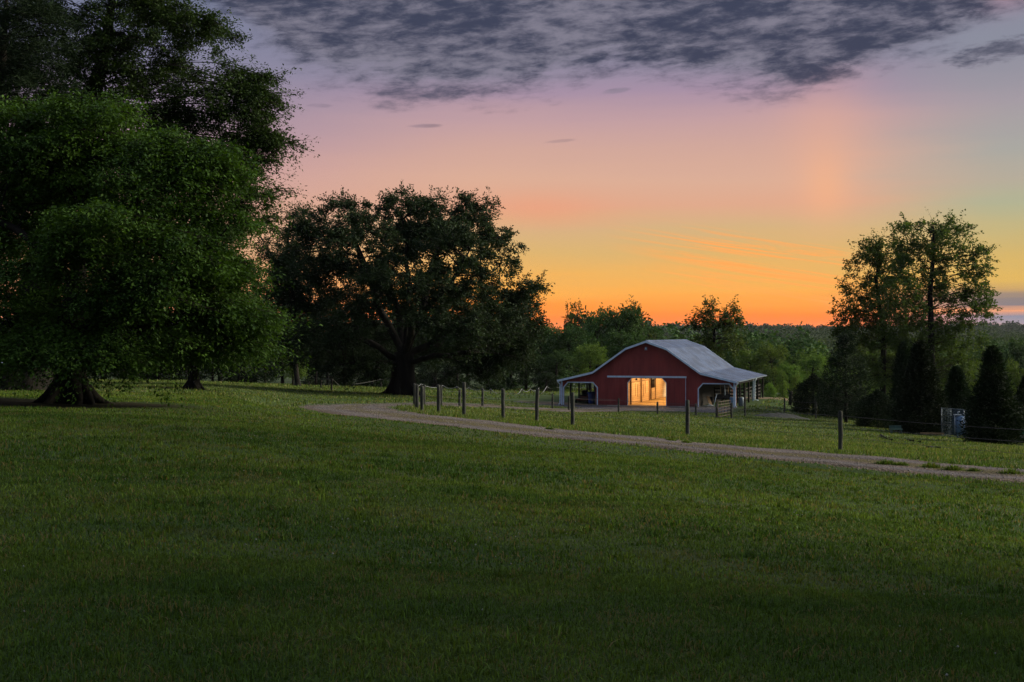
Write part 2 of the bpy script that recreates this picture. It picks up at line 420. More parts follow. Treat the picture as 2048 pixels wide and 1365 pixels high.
def grow(trunk, targets, r0, rt, rng, zfrom=0.0, arch=.10, step=.9, flare=1.0, limbs=(), wl=.28):
    """limbs: every target is joined to the nearest suitable wood, thickness summed down to the foot"""
    pts = [np.array(trunk[0], float)]
    for a, b in zip(trunk[:-1], trunk[1:]):
        a = np.array(a, float); b = np.array(b, float); k = max(1, int(np.linalg.norm(b-a)/.55))
        for i in range(1, k+1): pts.append(a+(b-a)*i/k)
    nt = len(pts); lpar = []
    for lb in limbs:
        lb = [np.array(q, float) for q in lb]
        k0 = int(np.argmin([np.linalg.norm(q-lb[0]) for q in pts[:nt]])); lb = [pts[k0]]+lb[1:]; prev = k0
        for a, b in zip(lb[:-1], lb[1:]):
            k = max(1, int(np.linalg.norm(b-a)/.6))
            for i in range(1, k+1):
                pts.append(a+(b-a)*i/k+rng.normal(size=3)*.04); lpar.append(prev); prev = len(pts)-1
    nl = len(pts); cap = nl+len(targets)*14
    N = np.zeros((cap,3)); N[:nl] = pts; par = [-1]+list(range(nt-1))+lpar; pl = np.zeros(cap)
    for i in range(1, nt): pl[i] = pl[i-1]+np.linalg.norm(N[i]-N[i-1])*.6
    for i in range(nt, nl): pl[i] = pl[par[i]]+np.linalg.norm(N[i]-N[par[i]])*.35
    cnt = nl; tips = np.zeros(cap); tips[nt-1] = 1
    axis = np.array(trunk[-1], float)
    ordr = np.argsort(np.linalg.norm(targets-axis, axis=1))
    ok0 = N[:,2] < zfrom
    for q in ordr:
        t = targets[q]; M = N[:cnt]; dv = t-M; d = np.linalg.norm(dv, axis=1)
        cost = d+wl*pl[:cnt]+1.4*np.maximum(M[:,2]-t[2], 0)+np.where(ok0[:cnt], 1e3, 0)
        j = int(np.argmin(cost)); L = d[j]; k = max(1, min(12, int(L/step)))
        p = j; side = rng.normal(size=3)*.05*L
        for i in range(1, k+1):
            s = i/k; q2 = M[j]+dv[j]*s; q2 = q2+np.array([0,0,arch*L])*math.sin(math.pi*s)+side*math.sin(math.pi*s)
            N[cnt] = q2; par.append(p); pl[cnt] = pl[p]+L/k; p = cnt; cnt += 1
        tips[p] += 1
    acc = tips[:cnt].copy()
    for i in range(cnt-1, 0, -1): acc[par[i]] += acc[i]
    ex = math.log(max(r0/rt, 1.5))/math.log(max(acc[0], 2))
    R = rt*np.maximum(acc, 1)**ex
    R[:nt] = np.maximum(R[:nt], 0)
    zb = trunk[0][2]
    R[:nt] *= 1+flare*np.exp(-(N[:nt,2]-zb)/(r0*.9))
    par = np.array(par)
    child = np.arange(1, cnt); pa = par[1:]
    Vs = []; Fs = []; off = 0
    A, B = N[pa], N[child]; RA, RB = R[pa], R[child]
    RA = np.where((pa < nt) & (child >= nt), np.minimum(RA, RB*1.6), RA); RA = np.minimum(RA, RB*2.2)
    for n, sel in ((10, RA > r0*.45), (6, (RA <= r0*.45) & (RA > rt*3)), (4, RA <= np.minimum(rt*3, r0*.45))):
        if not sel.any(): continue
        a, b, ra, rb = A[sel], B[sel], RA[sel], RB[sel]
        d = nrm(b-a); ref = np.tile([1.,0,0], (len(a),1)); ref[np.abs(d[:,0]) > .9] = [0,1,0]
        e1 = nrm(ref-d*(ref*d).sum(1)[:,None]); e2 = np.cross(d, e1)
        th = np.arange(n)*2*math.pi/n
        ring = e1[:,None,:]*np.cos(th)[None,:,None]+e2[:,None,:]*np.sin(th)[None,:,None]
        b2 = b+d*(rb*.35)[:,None]
        v = np.concatenate([a[:,None,:]+ring*ra[:,None,None], b2[:,None,:]+ring*rb[:,None,None]], 1)
        k = np.arange(n); k2 = (k+1) % n
        fq = np.stack([k, k2, k2+n, k+n], 1)
        Fs.append((fq[None]+(np.arange(len(a))*2*n)[:,None,None]).reshape(-1,4)+off); Vs.append(v.reshape(-1,3)); off += len(a)*2*n
    return np.concatenate(Vs), np.concatenate(Fs)

def roots(V, Fc, r0, zfun, rng, n=8, L=2.2):
    mb = MB()
    for i in range(n):
        a = 2*math.pi*(i+rng.uniform(-.3,.3))/n; l = L*rng.uniform(.7,1.3); pts = []; rs = []
        for s in np.linspace(0, 1, 7):
            r = r0*.55+l*s; aa = a+.25*math.sin(3*s+i)
            x, y = r*math.cos(aa), r*math.sin(aa)
            pts.append((x, y, zfun(x, y)+r0*1.5*(1-s)**3+r0*.05-.16*s)); rs.append(r0*(.42*(1-s)**1.2+.06))
        mb.tube(pts, rs, 8)
    v = np.array(mb.v); f = np.array([q for q in mb.f if len(q) == 4])
    return np.concatenate([V, v]), np.concatenate([Fc, f+len(V)])

MAT = {}
MAT['bark'] = simple_mat('bark', (.022,.019,.015), (.010,.009,.008), 3.0, .95, 0, .1, .05, (1,1,.22))
MAT['bark_pale'] = simple_mat('bark pale', (.10,.085,.07), (.05,.042,.035), 3.0, .95, 0, .1, .04, (1,1,.3))
MAT['maple'] = leaf_mat('maple leaves', (.012,.030,.006), (.066,.122,.014), .24, (1.4,1.4,.5), rough=.65, spec=.12)
MAT['tall'] = leaf_mat('tall tree leaves', (.015,.034,.010), (.050,.098,.020), .2, (1.3,1.4,.6), rough=.65, spec=.12)
MAT['oak'] = leaf_mat('oak leaves', (.011,.025,.010), (.036,.064,.023), .18, (1.4,1.3,.6), spec=.12)
MAT['poplar'] = leaf_mat('poplar leaves', (.028,.050,.013), (.070,.100,.022), .3, (1.5,1.4,.5), spec=.12)
MAT['wood'] = leaf_mat('woodland leaves', (.022,.050,.018), (.055,.100,.028), .2, (1.4,1.35,.6))
MAT['wood_light'] = leaf_mat('light woodland leaves', (.058,.105,.022), (.125,.195,.038), .25, (1.4,1.35,.6))  # pale foliage, lightened further in place of light on the shaded trees
MAT['locust'] = leaf_mat('grey-green leaves', (.022,.040,.022), (.045,.065,.034), .35, (1.4,1.35,.6))
MAT['dark'] = leaf_mat('shaded woodland leaves', (.010,.019,.009), (.022,.038,.013), .22, (1.4,1.35,.6))  # darker leaf copy: unlit look of the wood's edge put into the colour
MAT['cedar'] = leaf_mat('cedar sprays', (.005,.012,.005), (.015,.027,.009), .12, (1.4,1.3,.6), rough=.7)
MAT['forest'] = leaf_mat('far woodland leaves', (.018,.042,.016), (.060,.100,.028), .15, (1.4,1.35,.6), nscale=.11)
MAT['pine'] = leaf_mat('pine needles', (.008,.017,.008), (.021,.038,.016), .12, (1.3,1.3,.8), rough=.7)

def px_lobes(base, D, specs):
    """crown lobes given as bearing, row, half sizes (photo pixels at distance D) and an offset in depth"""
    out = []
    for s in specs:
        px, py, rx, ry = s[:4]; dd = s[4] if len(s) > 4 else 0.0
        c = P(px, py, D+dd); k = (D+dd)/F
        out.append((c.x-base.x, c.y-base.y, c.z-base.z, rx*k, (rx*.6+ry*.4)*k, ry*k))
    return out

def big_tree(name, label, px, D, specs, trunk_px, r0, rt, leafmat, dens, per, cr, L, seed, targets=170, zfrom=2.0, barkmat='bark', root=0, arch=.1, flare=.9, cat='tree', group=None, limbs=(), wl=.28, fingers=0, **kw):
    rng = np.random.default_rng(seed)
    x = (px-CX)/F*D; base = Vector((x, D, h1(x, D)))
    root_o = empty(name, base, label, cat, group)
    lobes = px_lobes(base, D, specs)
    if fingers:      # branch ends pushing out past the rounded masses
        ex = []
        for (cx, cy, cz, rx, ry, rz) in lobes:
            for _ in range(fingers):
                d = nrm(rng.normal(size=3)); d[1] *= .7; k = rng.uniform(.80, 1.12)
                f = rng.uniform(.16, .34)
                ex.append((cx+d[0]*rx*k, cy+d[1]*ry*k, cz+d[2]*rz*k, max(.35, rx*f*1.2), max(.35, ry*f), max(.2, rz*f*.6)))
        lobes = [(a, b, c, d*.9, e*.9, f*.9) for a, b, c, d, e, f in lobes]+ex
    me, C = crown_mesh('crown', lobes, dens, per, cr, L, rng, **kw)
    add_obj('crown', me, MAT[leafmat], root_o)
    tr = [(0,0,-.25)]+[tuple(P(a, b, D)-base) for a, b in trunk_px]
    tg = C[rng.permutation(len(C))[:targets]]
    lm = [[tuple(P(q[0], q[1], D+(q[2] if len(q) > 2 else 0))-base) for q in lb] for lb in limbs]
    V, Fc = grow(tr, tg, r0, rt, rng, zfrom, arch, flare=flare, limbs=lm, wl=wl)
    if root: V, Fc = roots(V, Fc, r0, lambda a, b: h1(base.x+a, base.y+b)-base.z, rng, root, r0*2.4)
    tm = mesh_np('trunk', V, Fc, True)
    if TW and kw.get('spray'):
        a, b = TW; d = nrm(b-a); e1 = nrm(np.cross(d, np.array([.3,.2,1.0])))*rt*.75; e2 = np.cross(d, e1)
        V3 = np.stack([a+e1, a-e1*.5+e2*.87, a-e1*.5-e2*.87, b], 1).reshape(-1,3); i = np.arange(len(a))*4
        T3 = np.concatenate([np.stack([i,i+1,i+3],1), np.stack([i+1,i+2,i+3],1), np.stack([i+2,i,i+3],1)])
        bm = bmesh.new(); bm.from_mesh(tm); m3 = mesh_np('twigs', V3, T3); bm.from_mesh(m3); bm.to_mesh(tm); bm.free(); bpy.data.meshes.remove(m3)
    add_obj('trunk', tm, MAT[barkmat], root_o)
    return root_o

# --- the big trees on the left
big_tree('shade_tree', 'broad bright green tree with layered leaves and a root-flared trunk at the left', 142, 45, [
    (90,440,170,150,1),(300,370,100,60,-1.5),(400,350,55,50,-1),(410,470,80,80,-1),(420,590,70,66,-1.5),(300,640,150,70,-2),(90,630,170,70,0),
    (210,235,90,45,0),(120,225,70,40,1),(330,285,75,45,0),(110,300,110,60,0),(400,320,50,40,0),(20,380,150,120,1),(-130,480,150,180,0),(-100,650,140,70,0),(330,520,120,90,-3),(180,540,150,100,-3),(460,625,48,28,-.5),(420,690,95,26,-1),(40,270,80,40,0),(445,540,30,40,-1),(250,450,120,70,-3),(120,470,230,130,3),(330,540,140,130,2.5),(-60,380,160,130,3),(230,640,200,60,2),(250,330,150,70,3),(40,692,120,26,-3),(225,700,70,18,-3.5),(130,672,90,28,-3)],
    [(141,770),(136,700),(145,620),(160,520),(165,420)], .50, .016, 'maple', 2.0, 430, 1.35, .125, 11, 190, 2.4, fingers=4, root=9, flare=.45,
    limbs=[[(142,650),(200,655,-1),(270,662,-2),(360,640,-2)],[(142,640),(60,660),(-60,640)],[(145,620),(230,560,-1.5),(330,520,-2),(420,500,-2)],[(150,560),(60,480,-1),(-40,420)],[(160,520),(230,430),(320,380,-1)]],
    flat=.10, droop=.40, up=1.6, shell=.15, spray=12)
big_tree('tall_tree', 'tallest dark green tree rising out of the top of the picture on the left', 62, 62, [
    (290,60,140,100),(410,170,105,80),(490,250,68,70),(455,360,75,65),(190,-70,190,110),(120,130,170,120),(375,30,48,60),(-60,60,150,150),
    (270,240,170,110),(515,400,45,50),(300,-40,90,60),(510,185,40,38),(545,280,26,20),(400,300,90,70),(-60,260,150,120),(-100,420,120,120),(100,330,140,100),(220,380,170,110,2),(380,420,90,80,2),(220,120,200,140,3),(60,500,160,120,2),(300,520,130,110,2),(400,230,120,110,3)],
    [(64,700),(80,560),(120,400),(170,250),(210,100),(230,-40)], .85, .02, 'tall', 2.6, 330, 1.25, .135, 12, 190, 4.0, fingers=3, flat=.22, droop=.3, up=1.3, spray=14)
big_tree('yard_tree', 'smaller bright green tree with a slim trunk on the open lawn', 387, 75, [
    (415,540,75,80),(365,620,95,72),(455,620,48,52),(300,660,85,50),(455,680,60,34),(500,628,20,14),(475,690,26,16),(400,700,90,25),(415,460,60,60)],
    [(387,740),(392,690),(400,610),(410,520)], .30, .016, 'maple', 2.2, 330, 1.3, .15, 13, fingers=3, targets=120, zfrom=1.4, root=6, flat=.08, droop=.42, up=1.7, shell=.35, spray=14)
big_tree('pine_tree', 'dark pine with needle tufts high at the top left corner', -64, 54, [
    (60,70,100,70),(70,180,95,60),(-30,120,110,90),(20,0,90,60),(-40,260,110,70)],
    [(-62,650),(-50,400),(0,150),(14,-10)], .34, .02, 'pine', 12, 95, .5, .24, 14, 110, 6.0, flat=.55, asp=.13, droop=-.1, up=0)
big_tree('locust_tree', 'thin lacy grey-green tree between the left tree group and the spreading oak', 596, 140, [
    (585,445,46,36),(560,505,46,46),(600,560,42,46),(545,590,42,46),(530,660,40,50),(610,480,26,26)],
    [(590,720),(575,620),(572,520),(580,440)], .26, .022, 'locust', 4.0, 80, 1.5, .22, 15, 110, 3.0, flat=.45, shell=.3, spray=6)
# --- the oak in the middle
big_tree('oak_tree', 'huge spreading dark oak standing alone against the sunset left of the barn', 806, 100, [
    (880,432,84,50),(805,428,64,46),(950,452,58,48),(690,440,72,48,1),(620,452,46,44),(1005,500,44,50),(1015,575,52,42),(1058,606,36,30),(905,500,80,52,-4),
    (765,520,90,66,3),(640,560,86,62),(600,640,64,54),(660,670,86,36,-3),(965,630,80,50,2),(1000,690,66,38),(890,690,70,28,4),(700,728,80,24,-2),(565,560,34,54),
    (720,470,70,50,-4),(850,580,70,40,5),(940,560,60,44,-4),(1050,650,40,40),(585,700,54,30),(960,735,50,22),(700,610,60,40,5),(840,455,60,40,4),(800,560,90,60,-5),(930,600,80,50,5),(1000,640,60,40,-4),(620,590,60,60,4),(860,480,90,50,0),(1040,700,30,30),(740,670,60,30,5),(735,575,50,36,-6),(845,625,50,30,-6),(690,640,50,32,-6),(920,660,60,36,-6),(600,530,50,50,3),(610,690,60,30,2)],
    [(806,745),(808,712)], .78, .03, 'oak', 3.9, 220, 1.0, .17, 21, 260, 2.2, fingers=2, root=7, arch=.06, flat=.6, flare=.6, shell=.4, wl=.12, spray=9,
    limbs=[[(808,715),(813,650),(816,570),(812,490),(806,440)],[(808,712),(838,650,-1),(856,570,-1),(872,510,-1),(890,450,-1)],[(808,718),(862,690,1),(905,655,1),(960,628,1),(1010,612,1)],[(808,712),(782,660,1),(756,610,1),(738,550,1),(710,480,1)],
      [(808,722),(760,696,-1),(700,668,-1),(640,652,-1),(590,650,-1)],[(808,714),(800,640,4),(780,570,5),(760,510,5)],[(808,714),(830,640,-4),(900,570,-5),(940,500,-5)],[(808,722),(870,712,-2),(940,705,-3)],[(808,722),(750,722,-2),(690,728,-3)]])

# --- the airy pair on the right and the one behind the barn
big_tree('poplar_tree', 'tall airy tree with a straight dark trunk, right of the pair beyond the cedars', 1862, 122, [
    (1850,470,62,42),(1900,470,40,38),(1830,530,56,44),(1910,540,56,48),(1955,520,26,34),(1870,600,70,46,2),(1945,610,40,44),(1800,600,46,50,-2),(1820,660,60,36),(1920,670,56,30),
    (1870,720,80,50,3),(1780,720,60,50,3),(1930,740,46,50,3),(1960,590,22,20)],
    [(1863,760),(1862,650),(1860,590),(1868,500),(1866,450)], .36, .022, 'poplar', 4.4, 88, 1.05, .22, 31, 190, 4.5, flat=.8, spray=5, arch=.03, shell=.3, wl=.35)
big_tree('poplar_tree', 'shorter airy tree with a bent trunk, left of the pair beyond the cedars', 1765, 126, [
    (1770,500,46,30),(1730,520,34,36),(1790,550,40,44),(1715,590,38,46),(1760,610,50,40),(1690,640,30,30),(1720,665,50,26),(1785,650,40,36),(1750,720,60,46,2),(1680,665,20,12)],
    [(1766,740),(1768,672),(1760,620),(1752,560),(1762,510)], .28, .022, 'poplar', 4.4, 86, 1.05, .22, 32, 150, 4.0, flat=.8, spray=5, arch=.03, shell=.3, wl=.35)
big_tree('field_tree', 'open-crowned twin-headed tree standing up behind the barn roof against the orange sky', 1428, 172, [
    (1414,616,16,18),(1456,619,15,16),(1400,636,20,18),(1468,638,20,18),(1432,652,36,20),(1380,654,14,9),(1490,641,8,9),(1440,690,50,26),(1400,700,40,30)],
    [(1428,740),(1428,690),(1428,660)], .24, .03, 'poplar', 3.4, 56, 1.1, .30, 33, 90, 4.0, flat=.8, spray=5, shell=.35)

# --- woodland prototypes, copied with their own size and turn
def proto(kind, seed):
    rng = np.random.default_rng(seed)
    if kind == 'round':
        lobes = [(0,0,5.6,2.6,2.6,3.2)]
        for i in range(15):
            a = rng.uniform(0, 6.28); z = rng.uniform(2.6, 9.0); r = 3.3*math.sqrt(max(.05, 1-((z-5.2)/4.9)**2))
            lobes.append((r*math.cos(a)*.8, r*math.sin(a)*.8, z, rng.uniform(.9,1.5), rng.uniform(.9,1.5), rng.uniform(.7,1.1)))
        me, C = crown_mesh('crown', lobes, 4.2, 40, .95, .30, rng, flat=.6, spray=6)
        V, Fc = grow([(0,0,-.5),(0,0,3),(.2,.1,6.5)], C[rng.permutation(len(C))[:60]], .3, .03, rng, 2.0)
    elif kind == 'tall':
        lobes = [(0,0,6,1.7,1.7,3.6)]
        for i in range(15):
            a = rng.uniform(0, 6.28); z = rng.uniform(1.8, 9.4); r = 2.5*math.sqrt(max(.05, 1-((z-5.3)/5)**2))
            lobes.append((r*math.cos(a)*.8, r*math.sin(a)*.8, z, rng.uniform(.8,1.3), rng.uniform(.8,1.3), rng.uniform(.6,1.0)))
        me, C = crown_mesh('crown', lobes, 4.2, 40, .9, .30, rng, flat=.65, spray=6)
        V, Fc = grow([(0,0,-.5),(0,0,4),(.1,.2,8)], C[rng.permutation(len(C))[:60]], .25, .03, rng, 1.6)
    elif kind == 'edge':
        lobes = []
        for i in range(20):
            a = rng.uniform(0, 6.28); z = rng.uniform(.7, 9.2); r = 3.5*math.sqrt(max(.05, 1-((z-3.6)/6.4)**2))
            lobes.append((r*math.cos(a)*.8, r*math.sin(a)*.8, z, rng.uniform(.9,1.5), rng.uniform(.9,1.5), rng.uniform(.7,1.1)))
        me, C = crown_mesh('crown', lobes, 4.2, 40, .95, .32, rng, flat=.6, zmin=.1, spray=6)
        V, Fc = grow([(0,0,-.5),(0,0,3),(.2,.1,6.5)], C[rng.permutation(len(C))[:60]], .3, .03, rng, 1.0)
    elif kind == 'high':  # bare stem and high crown, shaped to throw shade on the left lawn
        lobes = []
        for i in range(16):
            a = rng.uniform(0, 6.28); z = rng.uniform(5.6, 9.4); r = 2.6*math.sqrt(max(.05, 1-((z-7.3)/2.6)**2))
            lobes.append((r*math.cos(a)*.8, r*math.sin(a)*.8, z, rng.uniform(.8,1.3), rng.uniform(.8,1.3), rng.uniform(.6,.9)))
        me, C = crown_mesh('crown', lobes, 4.4, 40, .8, .28, rng, flat=.6, spray=6)
        V, Fc = grow([(0,0,-.5),(0,0,5),(.1,.1,8)], C[rng.permutation(len(C))[:60]], .22, .025, rng, 5.0)
    elif kind == 'airy':
        lobes = []
        for i in range(17):
            a = rng.uniform(0, 6.28); z = rng.uniform(3.0, 9.3); r = 3.4*math.sqrt(max(.05, 1-((z-5.6)/4.4)**2))
            lobes.append((r*math.cos(a)*.85, r*math.sin(a)*.85, z, rng.uniform(.7,1.3), rng.uniform(.7,1.3), rng.uniform(.5,.9)))
        me, C = crown_mesh('crown', lobes, 3.8, 32, .85, .27, rng, flat=.7, spray=5)
        V, Fc = grow([(0,0,-.5),(0,0,3.5),(.2,.1,7.5)], C[rng.permutation(len(C))[:80]], .2, .025, rng, 2.4)
    elif kind in ('cedar', 'juniper'):
        n = 480; t = rng.random(n)**1.25; a = rng.uniform(0, 6.28, n)
        prof = (np.clip((1-t), 0, 1)**.72*np.clip(t*5+.70, 0, 1)) if kind == 'cedar' else np.sqrt(np.clip(1-(t*1.02-.12)**2/.8, .004, 1))*(1-t**6)
        R = (1.75 if kind == 'cedar' else 2.9)*prof
        lump = 1+.16*np.sin(a*2+t*7+seed)+.10*np.sin(a*5+t*23)+.08*np.sin(a*9-t*41)+.07*np.sin(a*3+t*11)
        r = R*lump*rng.uniform(.72, 1.06, n)
        Pn = np.stack([r*np.cos(a), r*np.sin(a), .12+t*(9.85 if kind == 'cedar' else 9.4)], 1)
        out = np.stack([np.cos(a)*.9, np.sin(a)*.9, np.full(n, .75)], 1); per = 60
        k_ = (.20+.30*(1-t))[:,None,None]
        Pn = (Pn[:,None,:]+np.clip(rng.normal(size=(n,per,3)), -1.8, 1.8)*k_*np.array([.8,.8,1.15])).reshape(-1,3); Pn[:,2] = np.abs(Pn[:,2]); out = np.repeat(out, per, 0)
        Vl, Fl = leaf_quads(Pn, .30, rng, .2, -.35, .30, out); me = mesh_np('crown', Vl, Fl)
        mb = MB().tube([(0,0,-.5),(0,0,3),(0,0,8.6)], [.22,.16,.03], 8)
        V = np.array(mb.v); Fc = np.array([q for q in mb.f if len(q) == 4])
    elif kind == 'pine':
        C = []
        for z in np.linspace(1.0, 9.5, 15):
            R = 3.5*(1-(z/10.2)**1.6)+.25; k = int(6+R*3)
            for i in range(k):
                a = rng.uniform(0, 6.28)
                for s in (.5, .8, 1.0): C.append((R*s*math.cos(a), R*s*math.sin(a), z+.5*s+rng.normal(0,.2)))
        C = np.array(C); per = 17
        Pn = (C[:,None,:]+rng.normal(size=(len(C),per,3))*.24).reshape(-1,3)
        Vl, Fl = leaf_quads(Pn, .55, rng, 0, -.35, .16, np.repeat(nrm(C*np.array([1,1,0])), per, 0)*.5); me = mesh_np('crown', Vl, Fl)
        V, Fc = grow([(0,0,-.5),(0,0,9)], C[rng.permutation(len(C))[:70]], .22, .03, rng, .5)
    return me, mesh_np('trunk', V, Fc, True)
PR = {('round',k): proto('round', 50+k) for k in range(3)}
PR.update({('tall',k): proto('tall', 60+k) for k in range(2)})
PR[('airy',0)] = proto('airy', 70); PR[('high',0)] = proto('high', 71); PR.update({('edge',k): proto('edge', 75+k) for k in range(2)}); PR[('cedar',0)] = proto('cedar', 80); PR[('cedar',1)] = proto('cedar', 81)
PR[('juniper',0)] = proto('juniper', 82); PR[('pine',0)] = proto('pine', 83)
PRW = {'edge': 4.4, 'round': 4.3, 'tall': 3.4, 'airy': 4.2, 'high': 3.4, 'cedar': 1.85, 'juniper': 3.0, 'pine': 3.7}
_shared = {}
_tr = random.Random(5)
def tree(name, label, px, top, hw, D, kind='round', var=0, mat='wood', group=None, base_row=None, cat='tree', trunkmat='bark'):
    """one tree: foot on the ground at that bearing and distance, reaching up to a given row"""
    if base_row is not None and not D:
        b = hit(px, base_row); D = b.y
    x = (px-CX)/F*D; zb = h1(x, D); zt = CZ-(top-HY)/F*D
    o = empty(name, (x, D, zb), label, cat, group, _tr.uniform(0, 6.28))
    sz = (zt-zb)/10.0; sx = hw*D/F/PRW[kind]
    o.scale = (sx, sx, sz)
    for part, me, mt in (('crown', PR[(kind,var)][0], mat), ('trunk', PR[(kind,var)][1], trunkmat)):
        key = (me.name, mt)
        if key not in _shared:
            c = me.copy(); c.materials.append(MAT[mt]); _shared[key] = c
        q = bpy.data.objects.new(part, _shared[key]); COL.objects.link(q); q.parent = o
    return o

# dark edge of the wood behind the left lawn and the oak
GE = 'dark trees along the far edge of the lawn'
for px, top, hw, D, k, lab in [
    (-60,640,75,150,'round','dark tree at the far left edge of the lawn'),
    (30,655,60,158,'tall','dark tree behind the low pale-roofed shed'),
    (115,640,65,160,'round','dark tree hidden behind the thickest trunk'),
    (205,650,60,165,'round','dark tree just right of the thickest trunk at the end of the lawn'),
    (290,640,62,166,'tall','dark tree behind the lawn between the thickest trunk and the slim trunk'),
    (360,650,56,168,'round','dark tree right behind the slim trunk of the small bright tree'),
    (440,640,62,166,'round','dark tree just right of the slim trunk, behind the lawn'),
    (510,630,60,170,'tall','dark tree behind the lacy grey-green tree'),
    (655,660,58,172,'round','dark tree behind the sagging left field fence'),
    (730,650,62,176,'round','dark tree close left of the oak trunk, behind it'),
    (800,655,60,178,'tall','dark tree straight behind the oak trunk'),
    (870,660,62,176,'round','dark tree close right of the oak trunk, behind it'),
    (935,655,60,178,'tall','dark tree behind the oak above the white-roped field fence'),
    (565,650,52,178,'round','dark tree behind the small pale bush-like tree')]:
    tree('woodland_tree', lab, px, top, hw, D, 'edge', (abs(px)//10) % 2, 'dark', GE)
for i, (px, top, hw, D) in enumerate(((-30,705,44,140),(35,742,30,120),(92,715,40,146),(150,720,40,150),(212,722,36,152),(262,715,40,153),(318,722,38,154),(372,716,36,155),(425,720,38,156),(478,716,36,156),(530,720,36,157),(632,716,36,158),(690,722,36,160),(745,714,38,162),(865,722,36,168),(915,718,36,166))):
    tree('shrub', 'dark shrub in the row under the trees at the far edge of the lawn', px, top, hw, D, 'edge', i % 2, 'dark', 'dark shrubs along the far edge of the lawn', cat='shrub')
tree('shrub', 'large dark shrub left of the thickest trunk', 18, 728, 34, 60, 'edge', 0, 'dark', cat='shrub')
tree('shrub', 'dark shrub at the left edge of the lawn, cut by the picture edge', -40, 715, 40, 56, 'edge', 1, 'dark', cat='shrub')
tree('young_tree', 'small pale green tree at the edge of the lawn left of the oak', 586, 703, 32, 142, 'round', 1, 'wood_light')
# woodland left of the barn
GB = 'trees behind and left of the barn'
for px, top, hw, D, k, v, mt, lab in [
    (990,665,62,185,'edge',0,'dark','dark tree under the right edge of the oak crown'),
    (1022,690,52,170,'edge',1,'wood','mid green tree between the oak and the wood behind the barn'),
    (975,720,46,160,'edge',1,'dark','low dark tree behind the white-roped fence under the oak'),
    (1052,708,46,165,'edge',0,'dark','low dark tree behind the gap in the white-roped fence'),
    (1080,655,52,190,'tall',1,'wood','dark green tree left of the two thin tops'),
    (1128,604,30,205,'airy',0,'poplar','thin-topped tree, left one of two small tops against the orange sky'),
    (1158,602,30,203,'airy',0,'poplar','thin-topped tree, right one of two small tops against the orange sky'),
    (1135,655,58,186,'edge',0,'wood','rounded green tree under the two thin tops'),
    (1196,614,64,195,'round',0,'wood','tall green tree left of the highest crown behind the barn'),
    (1242,598,58,190,'round',1,'wood','highest rounded crown in the wood behind the barn'),
    (1286,608,42,196,'airy',0,'poplar','ragged tree at the right end of the wood against the orange sky'),
    (1180,690,48,166,'edge',0,'wood_light','pale rounded tree just left of the barn roof'),
    (1112,700,44,172,'edge',1,'wood','green tree left of the pale rounded tree'),
    (1258,655,56,180,'round',2,'wood','dense green tree right behind the barn ridge'),
    (1308,655,32,200,'tall',0,'wood','narrow green tree right of the barn ridge at the wood end'),
    (1092,745,34,158,'edge',1,'dark','low dark bush-like tree at the meadow edge left of the barn'),
    (1345,664,34,240,'round',1,'wood','low tree behind the barn roof between the wood and the twin-headed tree'),
    (1380,672,40,225,'round',2,'wood','low green tree behind the barn roof, left under the twin-headed tree'),
    (1480,662,42,215,'round',0,'wood','green tree behind the barn roof, right under the twin-headed tree'),
    (1500,690,36,190,'round',1,'wood_light','lighter green tree over the right end of the barn roof')]:
    tree('woodland_tree', lab, px, top, hw, D, k, v, mt, GB)
# right of the barn
GR = 'trees in the hollow right of the barn'
for px, top, hw, D, k, v, mt, lab in [
    (1545,682,44,188,'round',0,'wood_light','full light green tree just right of the barn'),
    (1580,722,30,172,'round',2,'wood_light','small rounded light tree right of the full one beside the barn'),
    (1518,735,28,176,'round',1,'wood','low tree showing under the right roof edge of the barn'),
    (1600,688,46,230,'round',1,'wood_light','tree behind the small rounded light tree'),
    (1645,676,46,250,'round',2,'wood_light','tree in the hollow left of the dark pine'),
    (1625,715,40,185,'tall',1,'wood_light','tree in the hollow behind the left rounded cedar'),
    (1720,690,50,175,'round',0,'wood_light','tree behind the dark pine'),
    (1800,690,56,165,'round',1,'wood_light','leafy tree behind the two airy trees, between their trunks'),
    (1895,700,60,170,'round',2,'wood_light','leafy tree behind the right airy tree'),
    (1960,690,56,200,'round',0,'wood','dark green tree right of the airy pair'),
    (1995,660,66,260,'round',1,'wood','big rounded tree on the slope near the right edge'),
    (2046,668,50,230,'round',2,'wood','tree on the slope cut by the right edge'),
    (2040,718,36,150,'round',0,'wood_light','pale tree at the right edge above the dark cedar'),
    (1975,735,44,160,'round',1,'wood','tree behind the large right cedar'),
    (2110,690,60,190,'round',0,'wood','tree just beyond the right edge')]:
    tree('woodland_tree', lab, px, top, hw, D, k, v, mt, GR)
